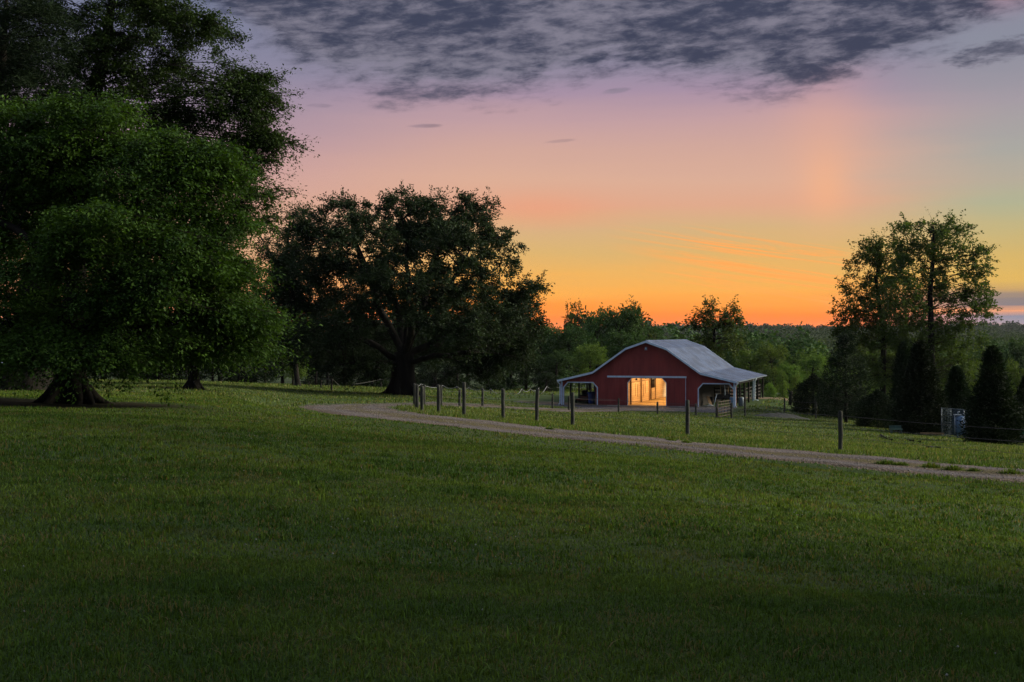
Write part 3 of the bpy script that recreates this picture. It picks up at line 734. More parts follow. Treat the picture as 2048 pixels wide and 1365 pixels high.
# evergreens behind the fence on the right
GC = 'evergreens along the fence on the right'
for nm, px, top, hw, row, k, v, mt, lab in [
    ('juniper_bush',1627,748,42,830,'juniper',0,'cedar','rounded dark juniper at the left end of the evergreen row'),
    ('pine_tree',1692,672,58,-112,'pine',0,'pine','dark feathery pine behind the evergreen row'),
    ('juniper_bush',1755,778,42,856,'juniper',0,'cedar','small rounded juniper in the middle of the evergreen row'),
    ('cedar_tree',1806,690,30,858,'cedar',1,'cedar','narrow cedar partly behind the middle cone-shaped one'),
    ('cedar_tree',1840,688,50,868,'cedar',0,'cedar','cone-shaped cedar left of the chain-link enclosure'),
    ('cedar_tree',1913,738,40,-99,'cedar',1,'cedar','cedar standing behind the chain-link enclosure'),
    ('cedar_tree',1986,700,51,888,'cedar',0,'cedar','large cone-shaped cedar right of the blue-grey tank'),
    ('juniper_bush',2052,748,30,-92,'juniper',0,'cedar','dark juniper cut by the right edge'),
    ('juniper_bush',1695,790,44,838,'juniper',0,'cedar','low dark juniper at the foot of the feathery pine')]:
    tree(nm, lab, px, top, hw, max(0, -row), k, v, mt, GC, base_row=row)
GS = 'saplings on the meadow'
for px, top, hw, row, k, mt, lab in [
    (1565,742,16,-152,'tall','wood_light','pale sapling right of the barn behind the wire fence'),
    (1591,752,13,-150,'tall','wood_light','smaller pale sapling beside the left rounded juniper'),
    (1101,758,11,783,'juniper','pine','small grey-green evergreen sapling by the rope fence left of the barn'),
    (1006,748,15,781,'juniper','pine','young dark evergreen by the rope fence below the oak'),
    (1540,765,18,-156,'round','wood_light','low pale bush behind the right shed of the barn')]:
    tree('sapling', lab, px, top, hw, max(0, -row), k, 0, mt, GS, base_row=row)

# far-off wood in the hollow and on the ridge: one mass
def forest(name, n, d0, d1, c0, c1, hh, per, L, seed, mat, hr=3.5):
    rng = np.random.default_rng(seed); Vs = []
    D = np.exp(rng.uniform(math.log(d0), math.log(d1), n)); c = rng.uniform(c0, c1, n)
    x = (c-CX)/F*D; z = H(x, D)+np.where(D > 1300, 4.5*np.sin(x*.011+D*.003)+3*np.sin(x*.027+1), 0)
    for i in range(n):
        h = hh*rng.uniform(.6, 1.4); r = hr*rng.uniform(.7, 1.3)
        d = nrm(rng.normal(size=(per,3))); d[:,2] = np.abs(d[:,2])*1.0-.15
        lump = 1+.16*np.sin(d[:,0]*5+i)*np.sin(d[:,1]*6+2*i)+.12*np.sin(d[:,2]*9+i)
        Pn = np.array([x[i], D[i], z[i]+h*.55])+d*np.array([r,r,h*.45])*(lump*rng.uniform(.75,1,per))[:,None]
        Vs.append(Pn)
    Pn = np.concatenate(Vs); Vl, Fl = leaf_quads(Pn, L, rng, .5, .1, .7)
    return tag(add_obj(name, mesh_np(name, Vl, Fl), MAT[mat]), 'dense far-off wood filling the hollow and covering the ridge', 'forest', None, 'stuff')
a = forest('forest', 330, 230, 700, 1280, 2200, 11, 760, .66, 91, 'forest', 5.4)
b = forest('forest', 900, 700, 1500, 1250, 2250, 12, 150, 1.7, 92, 'forest', 7)
c = forest('forest', 2600, 1500, 3600, 1150, 2350, 13, 42, 3.6, 93, 'dark', 8)
d = forest('forest', 240, 200, 420, -150, 1280, 11, 420, .9, 94, 'dark', 4.6)
for q, l in ((a,'green woodland filling the hollow beyond the barn'),(b,'distant woodland on the floor of the valley'),(c,'dark far-off woodland on the ridge at the horizon'),(d,'dark woodland behind the lawn and the oak')): q['label'] = l
# ------------------------------------------------------------------ materials of built things
def ribbed_red():
    m, t = newmat('red metal siding')
    tc = t.node('ShaderNodeTexCoord').outputs['Object']; s = t.sep(tc)
    u = t.math('ADD', s[0], s[1])
    rib = t.math('PINGPONG', t.math('MULTIPLY', u, 1/.46), .5)
    r = t.smooth(rib, .40, .5)
    n = t.noise(t.scalev(tc, (1,1,.25)), 1.6, 5, .6)
    col = t.mix(t.smooth(n, .3, .7), (.25,.044,.038), (.18,.03,.028))
    col = t.mix(t.math('MULTIPLY', t.smooth(s[2], .5, .0), .5), col, (.055,.022,.02))
    finish(t, principled(t, col, .6, 0, .25, t.bump(r, .7, .04)))
    return m
def roof_mat():
    m, t = newmat('weathered roof metal')
    tc = t.node('ShaderNodeTexCoord').outputs['Object']; s = t.sep(tc)
    rib = t.math('PINGPONG', t.math('MULTIPLY', s[1], 1/.5), .5)
    n = t.noise(t.scalev(tc, (1,.5,1)), .9, 6, .65); n2 = t.noise(t.scalev(tc, (.35,2.2,.35)), 1.2, 5, .7)
    col = t.mix(t.smooth(n, .35, .65), (.070,.102,.185), (.030,.046,.092))
    col = t.mix(t.math('MULTIPLY', t.smooth(n2, .46, .62), .75), col, (.055,.06,.085))
    # sheet laps across the slope
    lap = t.math('PINGPONG', t.math('MULTIPLY', s[0], 1/1.55), .5)
    h = t.math('ADD', t.smooth(rib, .38, .5), t.math('MULTIPLY', t.smooth(lap, .04, 0), .6))
    finish(t, principled(t, col, t.math('MULTIPLY_ADD', n, .25, .5), .1, .35, t.bump(h, .6, .04)))
    return m
def plank_mat(name, a, b, pitch=.2, axis=2):
    m, t = newmat(name)
    tc = t.node('ShaderNodeTexCoord').outputs['Object']; s = t.sep(tc)
    k = t.math('MULTIPLY', s[axis], 1/pitch); cell = t.math('FLOOR', k)
    wn = t.node('ShaderNodeTexWhiteNoise', noise_dimensions='1D'); t.put(wn.inputs['W'], cell)
    st = [.25,.25,.25]; st[axis] = 5
    n = t.noise(t.scalev(tc, tuple(st)), 5, 5, .65)
    col = t.mix(t.math('ADD', t.math('MULTIPLY', wn.outputs[0], .45), t.math('MULTIPLY', n, .55)), a, b)
    knot = t.node('ShaderNodeTexVoronoi'); t.put(knot.inputs['Vector'], tc); knot.inputs['Scale'].default_value = 2.3
    col = t.mix(t.math('MULTIPLY', t.smooth(knot.outputs['Distance'], .13, .05), .75), col, (.12,.06,.025))
    gap = t.smooth(t.math('PINGPONG', k, .5), .05, .0)
    col = t.mix(t.math('MULTIPLY', gap, .8), col, (.06,.035,.02))
    finish(t, principled(t, col, .75, 0, .2, t.bump(t.math('SUBTRACT', n, t.math('MULTIPLY', gap, 2)), .5, .01)))
    return m
MAT['red'] = ribbed_red(); MAT['roof'] = roof_mat()
MAT['trim'] = simple_mat('pale trim', (.56,.68,.80), (.44,.55,.67), 3, .5, 0, .4, .004)
MAT['stall'] = plank_mat('stall planks', (.60,.45,.26), (.44,.31,.17))
MAT['board'] = plank_mat('upright boards', (.018,.014,.011), (.010,.008,.007), .22, 1)  # near black: shade inside the right lean-to put into the board colour
MAT['beam'] = simple_mat('timber', (.30,.20,.11), (.20,.13,.07), 4, .8, 0, .2, .01, (1,1,.3))
MAT['dark_timber'] = simple_mat('dark old timber', (.034,.029,.025), (.018,.016,.015), 5, .9, 0, .15, .02, (1,1,.25))
MAT['post'] = simple_mat('weathered fence wood', (.060,.060,.050), (.026,.028,.025), 6, .92, 0, .15, .03, (2,2,.35))
MAT['slab'] = simple_mat('concrete', (.38,.35,.31), (.27,.25,.22), 1.5, .9, 0, .15, .01)
MAT['straw'] = simple_mat('sandy floor', (.48,.34,.15), (.34,.23,.10), 1.2, .95, 0, .1, .03)
MAT['wire'] = simple_mat('dull wire', (.07,.07,.075), None, 3, .6, .3)
MAT['rope'] = simple_mat('white rope', (.22,.23,.24), (.16,.17,.18), 6, .8)
MAT['black'] = simple_mat('black rubber', (.008,.008,.008), (.014,.014,.014), 6, .9, 0, .1)
MAT['dark_metal'] = simple_mat('dark painted metal', (.030,.032,.036), (.055,.05,.045), 5, .5, .4)
MAT['rust'] = simple_mat('rusty tube', (.085,.058,.043), (.05,.036,.03), 5, .7, .3)
MAT['orange'] = simple_mat('faded orange paint', (.20,.05,.02), (.10,.03,.015), 5, .5)
MAT['bin'] = simple_mat('blue plastic', (.018,.060,.30), (.014,.045,.22), 3, .45, 0, .4)
MAT['tank'] = simple_mat('blue-grey painted steel', (.10,.18,.30), (.07,.13,.23), 3, .45, .2, .5)
MAT['pale_pipe'] = simple_mat('pale pipe', (.30,.35,.41), None, 4, .5)
MAT['galv'] = simple_mat('galvanised steel', (.13,.165,.20), (.085,.11,.135), 4, .5, .4, .5)
MAT['teal'] = simple_mat('faded green plastic', (.04,.085,.075), (.03,.06,.055), 4, .55)
MAT['green'] = simple_mat('green tarp', (.02,.13,.05), (.015,.09,.035), 4, .6)
MAT['pale_roof'] = simple_mat('pale blue roof sheet', (.35,.46,.56), (.25,.35,.45), 3, .4, .3, .5)
MAT['cloth'] = simple_mat('grey plastic sheet', (.30,.31,.33), (.16,.17,.19), 3, .6, 0, .3, .02)
def mesh_panel_mat():
    m, t = newmat('chain-link mesh')
    tc = t.node('ShaderNodeTexCoord').outputs['Object']; s = t.sep(tc)
    h = t.math('ADD', s[0], s[1])
    a = t.math('PINGPONG', t.math('MULTIPLY', t.math('ADD', h, s[2]), 9), .5); b = t.math('PINGPONG', t.math('MULTIPLY', t.math('SUBTRACT', h, s[2]), 9), .5)
    w = t.math('MINIMUM', a, b)
    k = t.math('LESS_THAN', w, .10)
    p = principled(t, (.07,.10,.13), .5, .4, .4)
    tr = t.node('ShaderNodeBsdfTransparent'); mx = t.node('ShaderNodeMixShader')
    t.l.new(k, mx.inputs[0]); t.l.new(tr.outputs[0], mx.inputs[1]); t.l.new(p, mx.inputs[2])
    finish(t, mx.outputs[0]); return m
MAT['mesh'] = mesh_panel_mat()
m, t = newmat('lamp glass'); e = t.node('ShaderNodeEmission'); e.inputs[0].default_value = (1,.62,.26,1); e.inputs[1].default_value = 14; finish(t, e.outputs[0]); MAT['bulb'] = m

# ------------------------------------------------------------------ the barn
barn = empty('barn', (BARN_X, BARN_Y, BARN_Z), 'red barn with a pale metal roof, open side sheds and a lit doorway', 'barn', None, BARN_A)
L = 20.4
RZ = [(-8.25,2.28),(-4.95,3.06),(-1.87,5.24),(0,5.90),(1.87,5.24),(4.95,3.06),(8.25,2.28)]
def roof_z(x):
    return float(np.interp(x, [p[0] for p in RZ], [p[1] for p in RZ]))
# roof: two sheets thick slabs, each plane with its own thickness, one skin
mb = MB()
for y0, y1 in ((-.35, L+.35),):
    up = [(x, z) for x, z in RZ]; dn = [(x, z-.10) for x, z in reversed(RZ)]
    mb.prism(up+dn, y0, y1)
rf = mb.build('roof', MAT['roof'], barn)
mb = MB(); mb.prism([(-.28,5.84),(0,5.97),(.28,5.84),(.28,5.81),(0,5.93),(-.28,5.81)], -.37, L+.37); mb.build('ridge_cap', MAT['roof'], barn)
# fascia boards along the gable edge
for y in (-.41, L+.36):
    mb = MB()
    up = [(x, z+.02) for x, z in RZ]; dn = [(x, z-.17) for x, z in reversed(RZ)]
    mb.prism(up+dn, y, y+.055); mb.build('fascia', MAT['trim'], barn)
# front wall: one sheet with three openings
def arch(x0, x1, z1, c):    # opening outline from left foot over the top to the right foot
    return [(x0,0),(x0,z1-c*1.15),(x0+c,z1),(x1-c,z1),(x1,z1-c*1.15),(x1,0)]
OP = [arch(-7.72,-4.62,2.03,.38), arch(-1.70,1.80,2.50,.36), arch(4.78,7.86,2.03,.38)]
edge = [(x*.992, z-.17) for x, z in RZ]
poly = [(-8.10,0)]+OP[0]+OP[1]+OP[2]+[(8.13,0)]+[(8.13,edge[-1][1])]+list(reversed(edge))[1:-1]+[(-8.10,edge[0][1])]
import bmesh
def wall_sheet(name, poly, y0, y1, mat, parent):
    bm = bmesh.new(); vs = [bm.verts.new((x, y0, z)) for x, z in poly]
    f = bm.faces.new(vs); r = bmesh.ops.extrude_face_region(bm, geom=[f])
    for v in r['geom']:
        if isinstance(v, bmesh.types.BMVert): v.co.y = y1
    bmesh.ops.triangulate(bm, faces=[q for q in bm.faces if len(q.verts) > 4])
    bmesh.ops.recalc_face_normals(bm, faces=bm.faces)
    me = bpy.data.meshes.new(name); bm.to_mesh(me); bm.free()
    return add_obj(name, me, mat, parent)
wall_sheet('front_wall', poly, 0, .10, MAT['red'], barn)
# the back wall, with its own doorway and open sheds
backp = [(-4.85,0),(-1.7,0),(-1.7,2.5),(1.8,2.5),(1.8,0),(4.85,0),(4.85,2.9),(1.8,5.1),(0,5.68),(-1.8,5.1),(-4.85,2.9)]
wall_sheet('back_wall', backp, L-.1, L, MAT['red'], barn)
for x in (-4.72, 4.72):
    w_ = MB().box(x-.05, x+.05, .105, L-.105, 0, 2.98).build('side_wall', MAT['board' if x > 0 else 'red'], barn)
# white trim round the openings
def arch_trim(o, w=.11, d=.045, y=-.05):
    mb = MB()
    for a, b in zip(o[:-1], o[1:]):
        mb.bar((a[0], y+d/2, a[1]), (b[0], y+d/2, b[1]), d, w, (0,1,0)) if False else None
    out = []
    # offset outwards
    cx = sum(p[0] for p in o)/len(o)
    outer = [(o[0][0]-w,0),(o[1][0]-w,o[1][1]+w*.4),(o[2][0]-w*.4,o[2][1]+w),(o[3][0]+w*.4,o[3][1]+w),(o[4][0]+w,o[4][1]+w*.4),(o[5][0]+w,0)]
    for i in range(5):
        mb.prism([o[i], o[i+1], outer[i+1], outer[i]], y, y+d)
    return mb
for i, o in enumerate(OP):
    if i == 1: mb = arch_trim(o, .06, .05, -.051)
    else: mb = arch_trim(o, .10, .05, -.051)
    mb.build('opening_trim', MAT['trim'], barn)
# sliding doors on their track
MB().box(-3.62, 3.66, -.17, -.02, 2.56, 2.72).build('door_track', MAT['trim'], barn)
for x0, x1 in ((-3.52, -1.78), (1.88, 3.60)):
    d = MB().box(x0, x1, -.115, -.06, .04, 2.555).build('sliding_door', MAT['red'], barn)
    xe = x1 if x0 > 0 else x0
    MB().box(xe-.02 if x0 > 0 else xe-.005, xe+.015 if x0 > 0 else xe+.012, -.125, -.055, .04, 2.55).build('edge_strip', MAT['trim' if x0 > 0 else 'red'], d)
MB().box(-3.6, 3.7, -.30, -.13, -.06, .035).build('sill', MAT['slab'], barn)
# posts of the lean-tos
for sx in (-1, 1):
    ys = [.02, 3.2, 6.4, 9.6, 12.8, 16.2, L-.1]
    for k, y in enumerate(ys):
        x = sx*7.95
        pale = k == 0 or (sx > 0 and k == 4)
        MB().box(x-.075 if not k == 0 else x-.07, x+.075, y+(0 if k else -.08), y+.15, -.05, roof_z(x)-.19).build('post', MAT['trim' if pale else 'dark_timber'], barn)
    # eave beam, gutter and downpipes
    MB().box(sx*7.95-.05, sx*7.95+.05, .16, L-.2, 1.98, 2.20).build('eave_beam', MAT['dark_timber'], barn)
    x = sx*8.30
    gq = MB().prism([(x-.07,2.22),(x+.07,2.22),(x+.07,2.30),(x+.055,2.30),(x+.055,2.235),(x-.07,2.235)] if sx > 0 else [(x-.07,2.30),(x-.07,2.22),(x+.07,2.22),(x+.07,2.235),(x-.055,2.235),(x-.055,2.30)], -.30, L+.30).build('gutter', MAT['galv'], barn)
    MB().tube([(x,-.24,2.22),(x-sx*.02,-.24,2.12),(x-sx*.22,-.17,1.90),(x-sx*.23,-.16,1.75),(x-sx*.23,-.16,.12),(x-sx*.10,-.24,.03)], .045, 8).build('downpipe', MAT['trim'], barn)
MB().tube([(8.30,12.9,2.22),(8.12,12.9,1.95),(8.10,12.9,.10),(8.45,12.9,.03)], .045, 8).build('downpipe', MAT['trim'], barn)
# rafters under the lean-to roofs
for sx in (-1, 1):
    mb = MB()
    for y in np.arange(.8, L, 1.15):
        mb.bar((sx*4.78, y, roof_z(4.78)-.18), (sx*8.05, y, roof_z(8.05)-.18), .05, .13)
    mb.build('rafters', MAT['dark_timber'], barn)
# floodlight in the gable
fl = MB().box(-.09,.09,-.06,-.001,5.20,5.34).tube([(0,-.06,5.28),(0,-.20,5.33),(0,-.27,5.27)], .025, 6).build('floodlight', MAT['galv'], barn)
MB().tube([(0,-.27,5.31),(0,-.28,5.20),(0,-.29,5.06)], [.05,.10,.15], 12).build('lamp_shade', MAT['pale_pipe'], fl)
# inside: plank stall walls along the aisle, loft, floor, posts, stall openings further in
fl = MB().box(-4.66, 4.66, .11, L-.11, -.05, .012).build('floor', MAT['straw'], barn)
MB().box(-4.66, 4.66, .11, L-.11, 2.62, 2.70).build('loft', MAT['beam'], barn)
mb = MB(); XW = -1.92
mb.box(XW-.05, XW, .11, 10.6, .02, 2.60)
mb.box(XW-.05, XW, 13.4, L-.12, .02, 2.60); mb.box(XW-.05, XW, 10.6, 13.4, 2.15, 2.60)
mb.build('stall_wall', MAT['stall'], barn)
MB().box(-4.66, -1.98, 10.4, 10.5, .02, 2.60).build('stall_wall', MAT['stall'], barn)
MB().box(2.05, 2.10, .11, L-.12, .02, 2.60).build('stall_wall', MAT['stall'], barn)
sd = MB().box(XW+.012, XW+.06, 11.7, 13.3, .06, 1.18).build('stall_door', MAT['stall'], barn)
mb = MB()
for y in np.linspace(11.75, 13.25, 7): mb.tube([(XW+.035, y, 1.18), (XW+.035, y, 2.05)], .014, 5)
mb.box(XW+.015, XW+.055, 11.7, 13.3, 2.03, 2.10); mb.build('bars', MAT['dark_metal'], sd)
for y in (1.9, 6.6, 10.55, 13.45):
    MB().box(XW+.003, XW+.13, y-.08, y+.08, .013, 2.60).build('stall_post', MAT['beam'], barn)
for y, z0 in ((4.1,.7),(5.2,.6),(7.9,.5),(8.7,.75)):
    MB().box(XW+.003, XW+.035, y-.04, y+.04, z0, z0+1.2).build('batten', MAT['beam'], barn)
MB().box(XW+.003, XW+.05, .3, 10.5, 1.98, 2.10).build('top_rail', MAT['beam'], barn)
for y in (3.5, 8.0):
    lp = MB().tube([(XW+.01,y,2.30),(XW+.25,y,2.36)], .02, 6).build('wall_lamp', MAT['dark_metal'], barn)
    MB().tube([(XW+.25,y,2.38),(XW+.25,y,2.30),(XW+.25,y,2.20)], [.05,.09,.16], 10, False).build('lamp_shade', MAT['dark_metal'], lp)
for y in (4.0, 9.5, 15.5):
    lp = MB().tube([(.5,y,2.62),(.5,y,2.55)], .05, 8).build('ceiling_lamp', MAT['galv'], barn)
    MB().tube([(.5,y,2.55),(.5,y,2.50),(.5,y,2.44)], [.05,.075,.03], 10).build('bulb', MAT['bulb'], lp)
    ld = bpy.data.lights.new('barn_light', 'POINT'); ld.energy = W.get('barn_e', 380); ld.color = (1.0,.62,.27); ld.shadow_soft_size = .12
    lo = bpy.data.objects.new('barn_light', ld); COL.objects.link(lo)
    lo.location = barn_pt = Vector((BARN_X, BARN_Y, BARN_Z))+Matrix.Rotation(BARN_A, 3, 'Z') @ Vector((.5, y, 2.34))

BM = Matrix.Translation((BARN_X, BARN_Y, BARN_Z)) @ Matrix.Rotation(BARN_A, 4, 'Z')
def bw(x, y, z=0.0): return BM @ Vector((x, y, z))

# ------------------------------------------------------------------ things in the left lean-to
q = empty('riding_mower', bw(-6.95, 4.6, 0), 'dark riding mower with a tall roll bar parked in the left lean-to of the barn', 'mower', None, BARN_A)
mb = MB(); mb.box(-.62,.62,-1.05,.75,.26,.40); mb.prism([(-.42,.40),(.42,.40),(.36,.74),(-.36,.74)], -.2, .75)
mb.build('body', MAT['orange'], q)
MB().prism([(-.27,.64),(.27,.64),(.29,1.10),(.20,1.18),(-.20,1.18),(-.29,1.10)], .10, .22).box(-.28,.28,-.42,.10,.64,.74).build('seat', MAT['black'], q)
MB().box(-.72,.72,-.75,.15,.10,.25).build('mower_deck', MAT['dark_metal'], q)
MB().tube([(-.46,.55,.45),(-.46,.55,1.62),(-.40,.55,1.74),(.40,.55,1.74),(.46,.55,1.62),(.46,.55,.45)], .035, 8).build('roll_bar', MAT['dark_metal'], q)
for sx in (-1,1):
    MB().tube([(sx*.3,-.5,.42),(sx*.3,-.35,.95),(sx*.12,-.30,1.0)], .018, 6).build('steering_lever', MAT['dark_metal'], q)
    for y, r, w_ in ((.45,.30,.22),(-.95,.17,.12)):
        wq = MB().tube([(sx*.56-w_/2,y,r),(sx*.56-w_/2+.03,y,r),(sx*.56+w_/2-.03,y,r),(sx*.56+w_/2,y,r)], [r*.86,r,r,r*.86], 18).build('wheel', MAT['black'], q)
        MB().tube([(sx*.56-w_/2-.012,y,r),(sx*.56+w_/2+.012,y,r)], r*.42, 12).build('rim', MAT['galv'], wq)
q = empty('plastic_bin', bw(-5.88, 3.0, 0), 'blue plastic bin with side lugs standing beside the riding mower', 'bin', None, BARN_A)
MB().tube([(0,0,.0),(0,0,.06),(0,0,.55),(0,0,1.05),(0,0,1.06),(0,0,.98),(0,0,.12)], [.24,.27,.30,.345,.30,.29,.22], 18, True).build('body', MAT['bin'], q)
MB().tube([(0,0,1.02),(0,0,1.03),(0,0,1.09),(0,0,1.10)], [.34,.375,.375,.33], 18, False).build('rim', MAT['bin'], q)
for sx in (-1,1): MB().box(sx*.37-.05, sx*.37+.05, -.06,.06,.90,1.04).build('handle', MAT['bin'], q)
q = MB().tube([bw(-5.12,2.4,0)+Vector((0,0,z)) for z in (0,.05,.5,.82,.86)], [.24,.27,.28,.27,.22], 16).build('drum', MAT['teal'])
tag(q, 'teal drum half hidden behind the right post of the left lean-to', 'drum')

# ------------------------------------------------------------------ things in the right lean-to
q = empty('cultivator', bw(6.5, 2.6, 0), 'dark heap of tractor cultivator with wheels and tines in the right lean-to', 'farm machine', None, BARN_A+.3)
mb = MB()
mb.bar((-.9,-.3,.72),(.9,-.3,.72),.10,.10); mb.bar((-.9,.4,.70),(.9,.4,.70),.10,.10)
for x in (-.8,-.25,.3,.85): mb.bar((x,-.35,.72),(x,.55,.70),.08,.08)
mb.bar((-.3,0,.75),(-.05,0,1.45),.07,.07); mb.bar((.3,0,.75),(.05,0,1.45),.07,.07); mb.box(-.14,.14,-.08,.08,1.38,1.55)
mb.build('frame', MAT['dark_metal'], q)
for x in (-.85,-.5,-.15,.2,.55,.9):
    MB().tube([(x,.1,.70),(x,.32,.52),(x,.28,.26),(x,.02,.03)], [.03,.03,.028,.014], 6).build('tine', MAT['rust'], q)
for x in (-1.05,1.05):
    wq = MB().tube([(x-.10,-.1,.40),(x-.07,-.1,.40),(x+.07,-.1,.40),(x+.10,-.1,.40)], [.34,.40,.40,.34], 18).build('wheel', MAT['black'], q)
    MB().tube([(x-.115,-.1,.40),(x+.115,-.1,.40)], .16, 12).build('rim', MAT['galv'], wq)
mb = MB().tube([(-.25,-.25,.80),(-.25,.25,.80)], [.26,.26], 14).box(.1,.7,-.2,.35,.76,1.15); mb.build('engine', MAT['dark_metal'], q)
GL = 'long tools hanging from the rafters'
for x, z0, l, mt, lab in ((6.55,1.10,.85,'beam','thin pale pole hanging above the cultivator, left of three'),(6.95,1.00,.90,'trim','white strap hanging above the cultivator, middle of three'),(7.25,1.12,.80,'beam','pale pole hanging above the cultivator, nearest the white post')):
    a, b = bw(x,1.2,z0), bw(x-.05,1.22,z0+l)
    tag(MB().tube([a, (a+b)/2+Vector((.015,0,0)), b], [.03,.025,.03], 6).build('hanging_tool', MAT[mt]), lab, 'tool', GL)
a, b = bw(6.02,.55,.02), bw(6.28,.75,1.15)
tag(MB().tube([a,b], .022, 6).build('pole', MAT['trim']), 'white pole leaning on the cultivator', 'pole')
for (x0,y0,x1,y1,z1,w_,mt,lab) in ((5.75,1.0,5.25,2.0,.85,.26,'beam','tan board leaning against the inner wall of the right lean-to'),(6.05,.5,5.5,1.1,.20,.20,'cloth','grey board lying low at the foot of the leaning tan board')):
    tag(MB().bar(bw(x0,y0,.03), bw(x1,y1,z1), w_, .035).build('board', MAT[mt]), lab, 'board')
# crumpled sheet on the shed floor
rg = random.Random(4); vs = []; n_ = 9
for j in range(n_):
    for i in range(n_):
        p = bw(5.1+i*.10+rg.uniform(-.03,.03), .30+j*.07, .03+.16*abs(math.sin(i*1.3+j*.7))*rg.uniform(.3,1)*(1-abs(i-4)/5)); vs.append(p)
mb = MB(); mb.add(vs, [(j*n_+i, j*n_+i+1, (j+1)*n_+i+1, (j+1)*n_+i) for j in range(n_-1) for i in range(n_-1)])
o = mb.build('plastic_sheet', MAT['cloth']); so = o.modifiers.new('t','SOLIDIFY'); so.thickness = .01
tag(o, 'crumpled pale plastic sheet on the floor of the right lean-to', 'sheet')
GD = 'drums beside the right lean-to post'
for x, y, r, h_, mt, lab in ((7.62,.9,.22,.85,'tank','blue drum just inside the front white post of the right lean-to'),(8.25,2.2,.24,.80,'galv','grey drum outside the right lean-to, behind the front white post')):
    b = bw(x,y,0); tag(MB().tube([b+Vector((0,0,z)) for z in (0,.03,h_*.5,h_-.03,h_)], [r*.9,r,r*1.03,r,r*.9], 16).build('drum', MAT[mt]), lab, 'drum', GD)
# corral under the back of the right lean-to
q = empty('corral_fence', bw(0,0,0), 'dark wooden rail pen under the back half of the right lean-to', 'fence', None, BARN_A)
for p0, p1 in (((4.9,8.2),(7.8,8.2)),((7.8,8.2),(7.8,19.6))):
    for z in (.35,.68,1.0,1.32): MB().bar((*p0,z),(*p1,z),.04,.13).build('rail', MAT['dark_timber'], q)
    for k in range(5):
        s = k/4
        if p0[0] == p1[0] and k == 0: continue
        MB().box(p0[0]+(p1[0]-p0[0])*s-.06, p0[0]+(p1[0]-p0[0])*s+.06, p0[1]+(p1[1]-p0[1])*s-.06, p0[1]+(p1[1]-p0[1])*s+.06, 0, 1.45).build('post', MAT['dark_timber'], q)

# ------------------------------------------------------------------ fences
def post_mesh(name, foot, top, r, rng, parent, mat='post', n=9):
    """rough-sawn round post with a worn top, from its foot on the ground"""
    pts = []; rs = []
    for s in (-.12, 0, .2, .4, .6, .8, .97, 1.0):
        p = foot.lerp(top, s); p = p+Vector((rng.uniform(-.008,.008), rng.uniform(-.008,.008), 0)); pts.append(p)
        rs.append(r*(rng.uniform(.90,1.08) if s < .95 else .93 if s < .99 else .72))
    return MB().tube(pts, rs, n).build(name, MAT[mat], parent)

def fence(name, label, posts, rfun, wires, sag=.05, wr=.006, wmat='wire', pmat='post', seed=1, wname='wire', gaps=()):
    rng = random.Random(seed)
    first = hit(posts[0][0], posts[0][1], 20)
    q = empty(name, first, label, 'fence')
    pp = []
    for px, row, top, *ex in posts:
        b = hit(px, row, 20); t = P(px+(ex[0] if ex else 0), top, b.y); pp.append((b, t))
        post_mesh('post', b-first, t-first, rfun(px), rng, q, pmat)
    for f in wires:
        for i in range(len(pp)-1):
            if i in gaps: continue
            a = pp[i][0].lerp(pp[i][1], f); b = pp[i+1][0].lerp(pp[i+1][1], f)
            off = Vector((0,-rfun(posts[i][0])-.004,0))
            pts = [a.lerp(b, s)+off-first-Vector((0,0,sag*4*s*(1-s))) for s in np.linspace(0,1,9)]
            MB().tube(pts, wr, 5).build(wname, MAT[wmat], q)
    return q, pp
fence('roadside_fence', 'row of rough wooden posts with thin wires along the gravel drive',
      [(834,818,769),(844,822,773),(877,827,770),(928,832,765),(1006,838,778),(1073,845,778,2),(1145,852,785),(1375,871,800),(1681,902,822),(2110,946,852)],
      lambda px: .085 if px != 1681 else .075, (.88,.62,.36), .04, .005, seed=2)
fence('paddock_fence', 'wire fence on thinner wooden posts crossing the meadow in front of the barn',
      [(829,813,768),(848,811,770),(882,813,772),(919,814,779),(965,813,777),(1105,818,788),(1138,821,792),(1237,824,797),(1315,829,804),(1392,833,808),(1433,837,808)],
      lambda px: .075, (.85,.5,.2), .05, .006, seed=3)
fence('paddock_fence', 'wire fence on dark posts running right of the tube gate towards the juniper',
      [(1463,838,806),(1490,833,806),(1569,826,797),(1632,838,800)], lambda px: .075, (.85,.5,.2), .05, .006, seed=4)
GG = 'rope-topped fences at the far side of the meadow'
for posts, lab, sd in (
   ([(832,786,763,-5),(842,783,768),(886,781,771),(914,782,773),(938,783,775),(965,785,776),(981,788,778)], 'rope-topped fence with sagging white rope between the oak trunk and its gap', 5),
   ([(1044,788,778),(1061,787,778),(1078,785,776)], 'short rope-topped fence with sagging white rope in the middle of the meadow', 6),
   ([(1094,785,773),(1110,782,772),(1124,780,770),(1150,779,768)], 'rope-topped fence running in behind the left lean-to of the barn', 7)):
    q, pp = fence('rope_fence', posts=posts, label=lab, rfun=lambda px: .045, wires=(.98,), sag=.28, wr=.020, wmat='rope', pmat='dark_timber', seed=sd, wname='rope')
    q['group'] = GG; q['category'] = 'fence'
    # the end rope runs down to the ground
    ends = {5: [(pp[-1],(995,789))], 6: [(pp[0],(1034,790))], 7: [(pp[0],(1082,789))]}[sd]
    for (b, t), g_ in ends:
        e = hit(*g_, 20)
        MB().tube([t-q.location, (t+e)/2-q.location-Vector((0,0,.08)), e-q.location+Vector((0,0,.03))], .026, 5).build('rope', MAT['rope'], q)
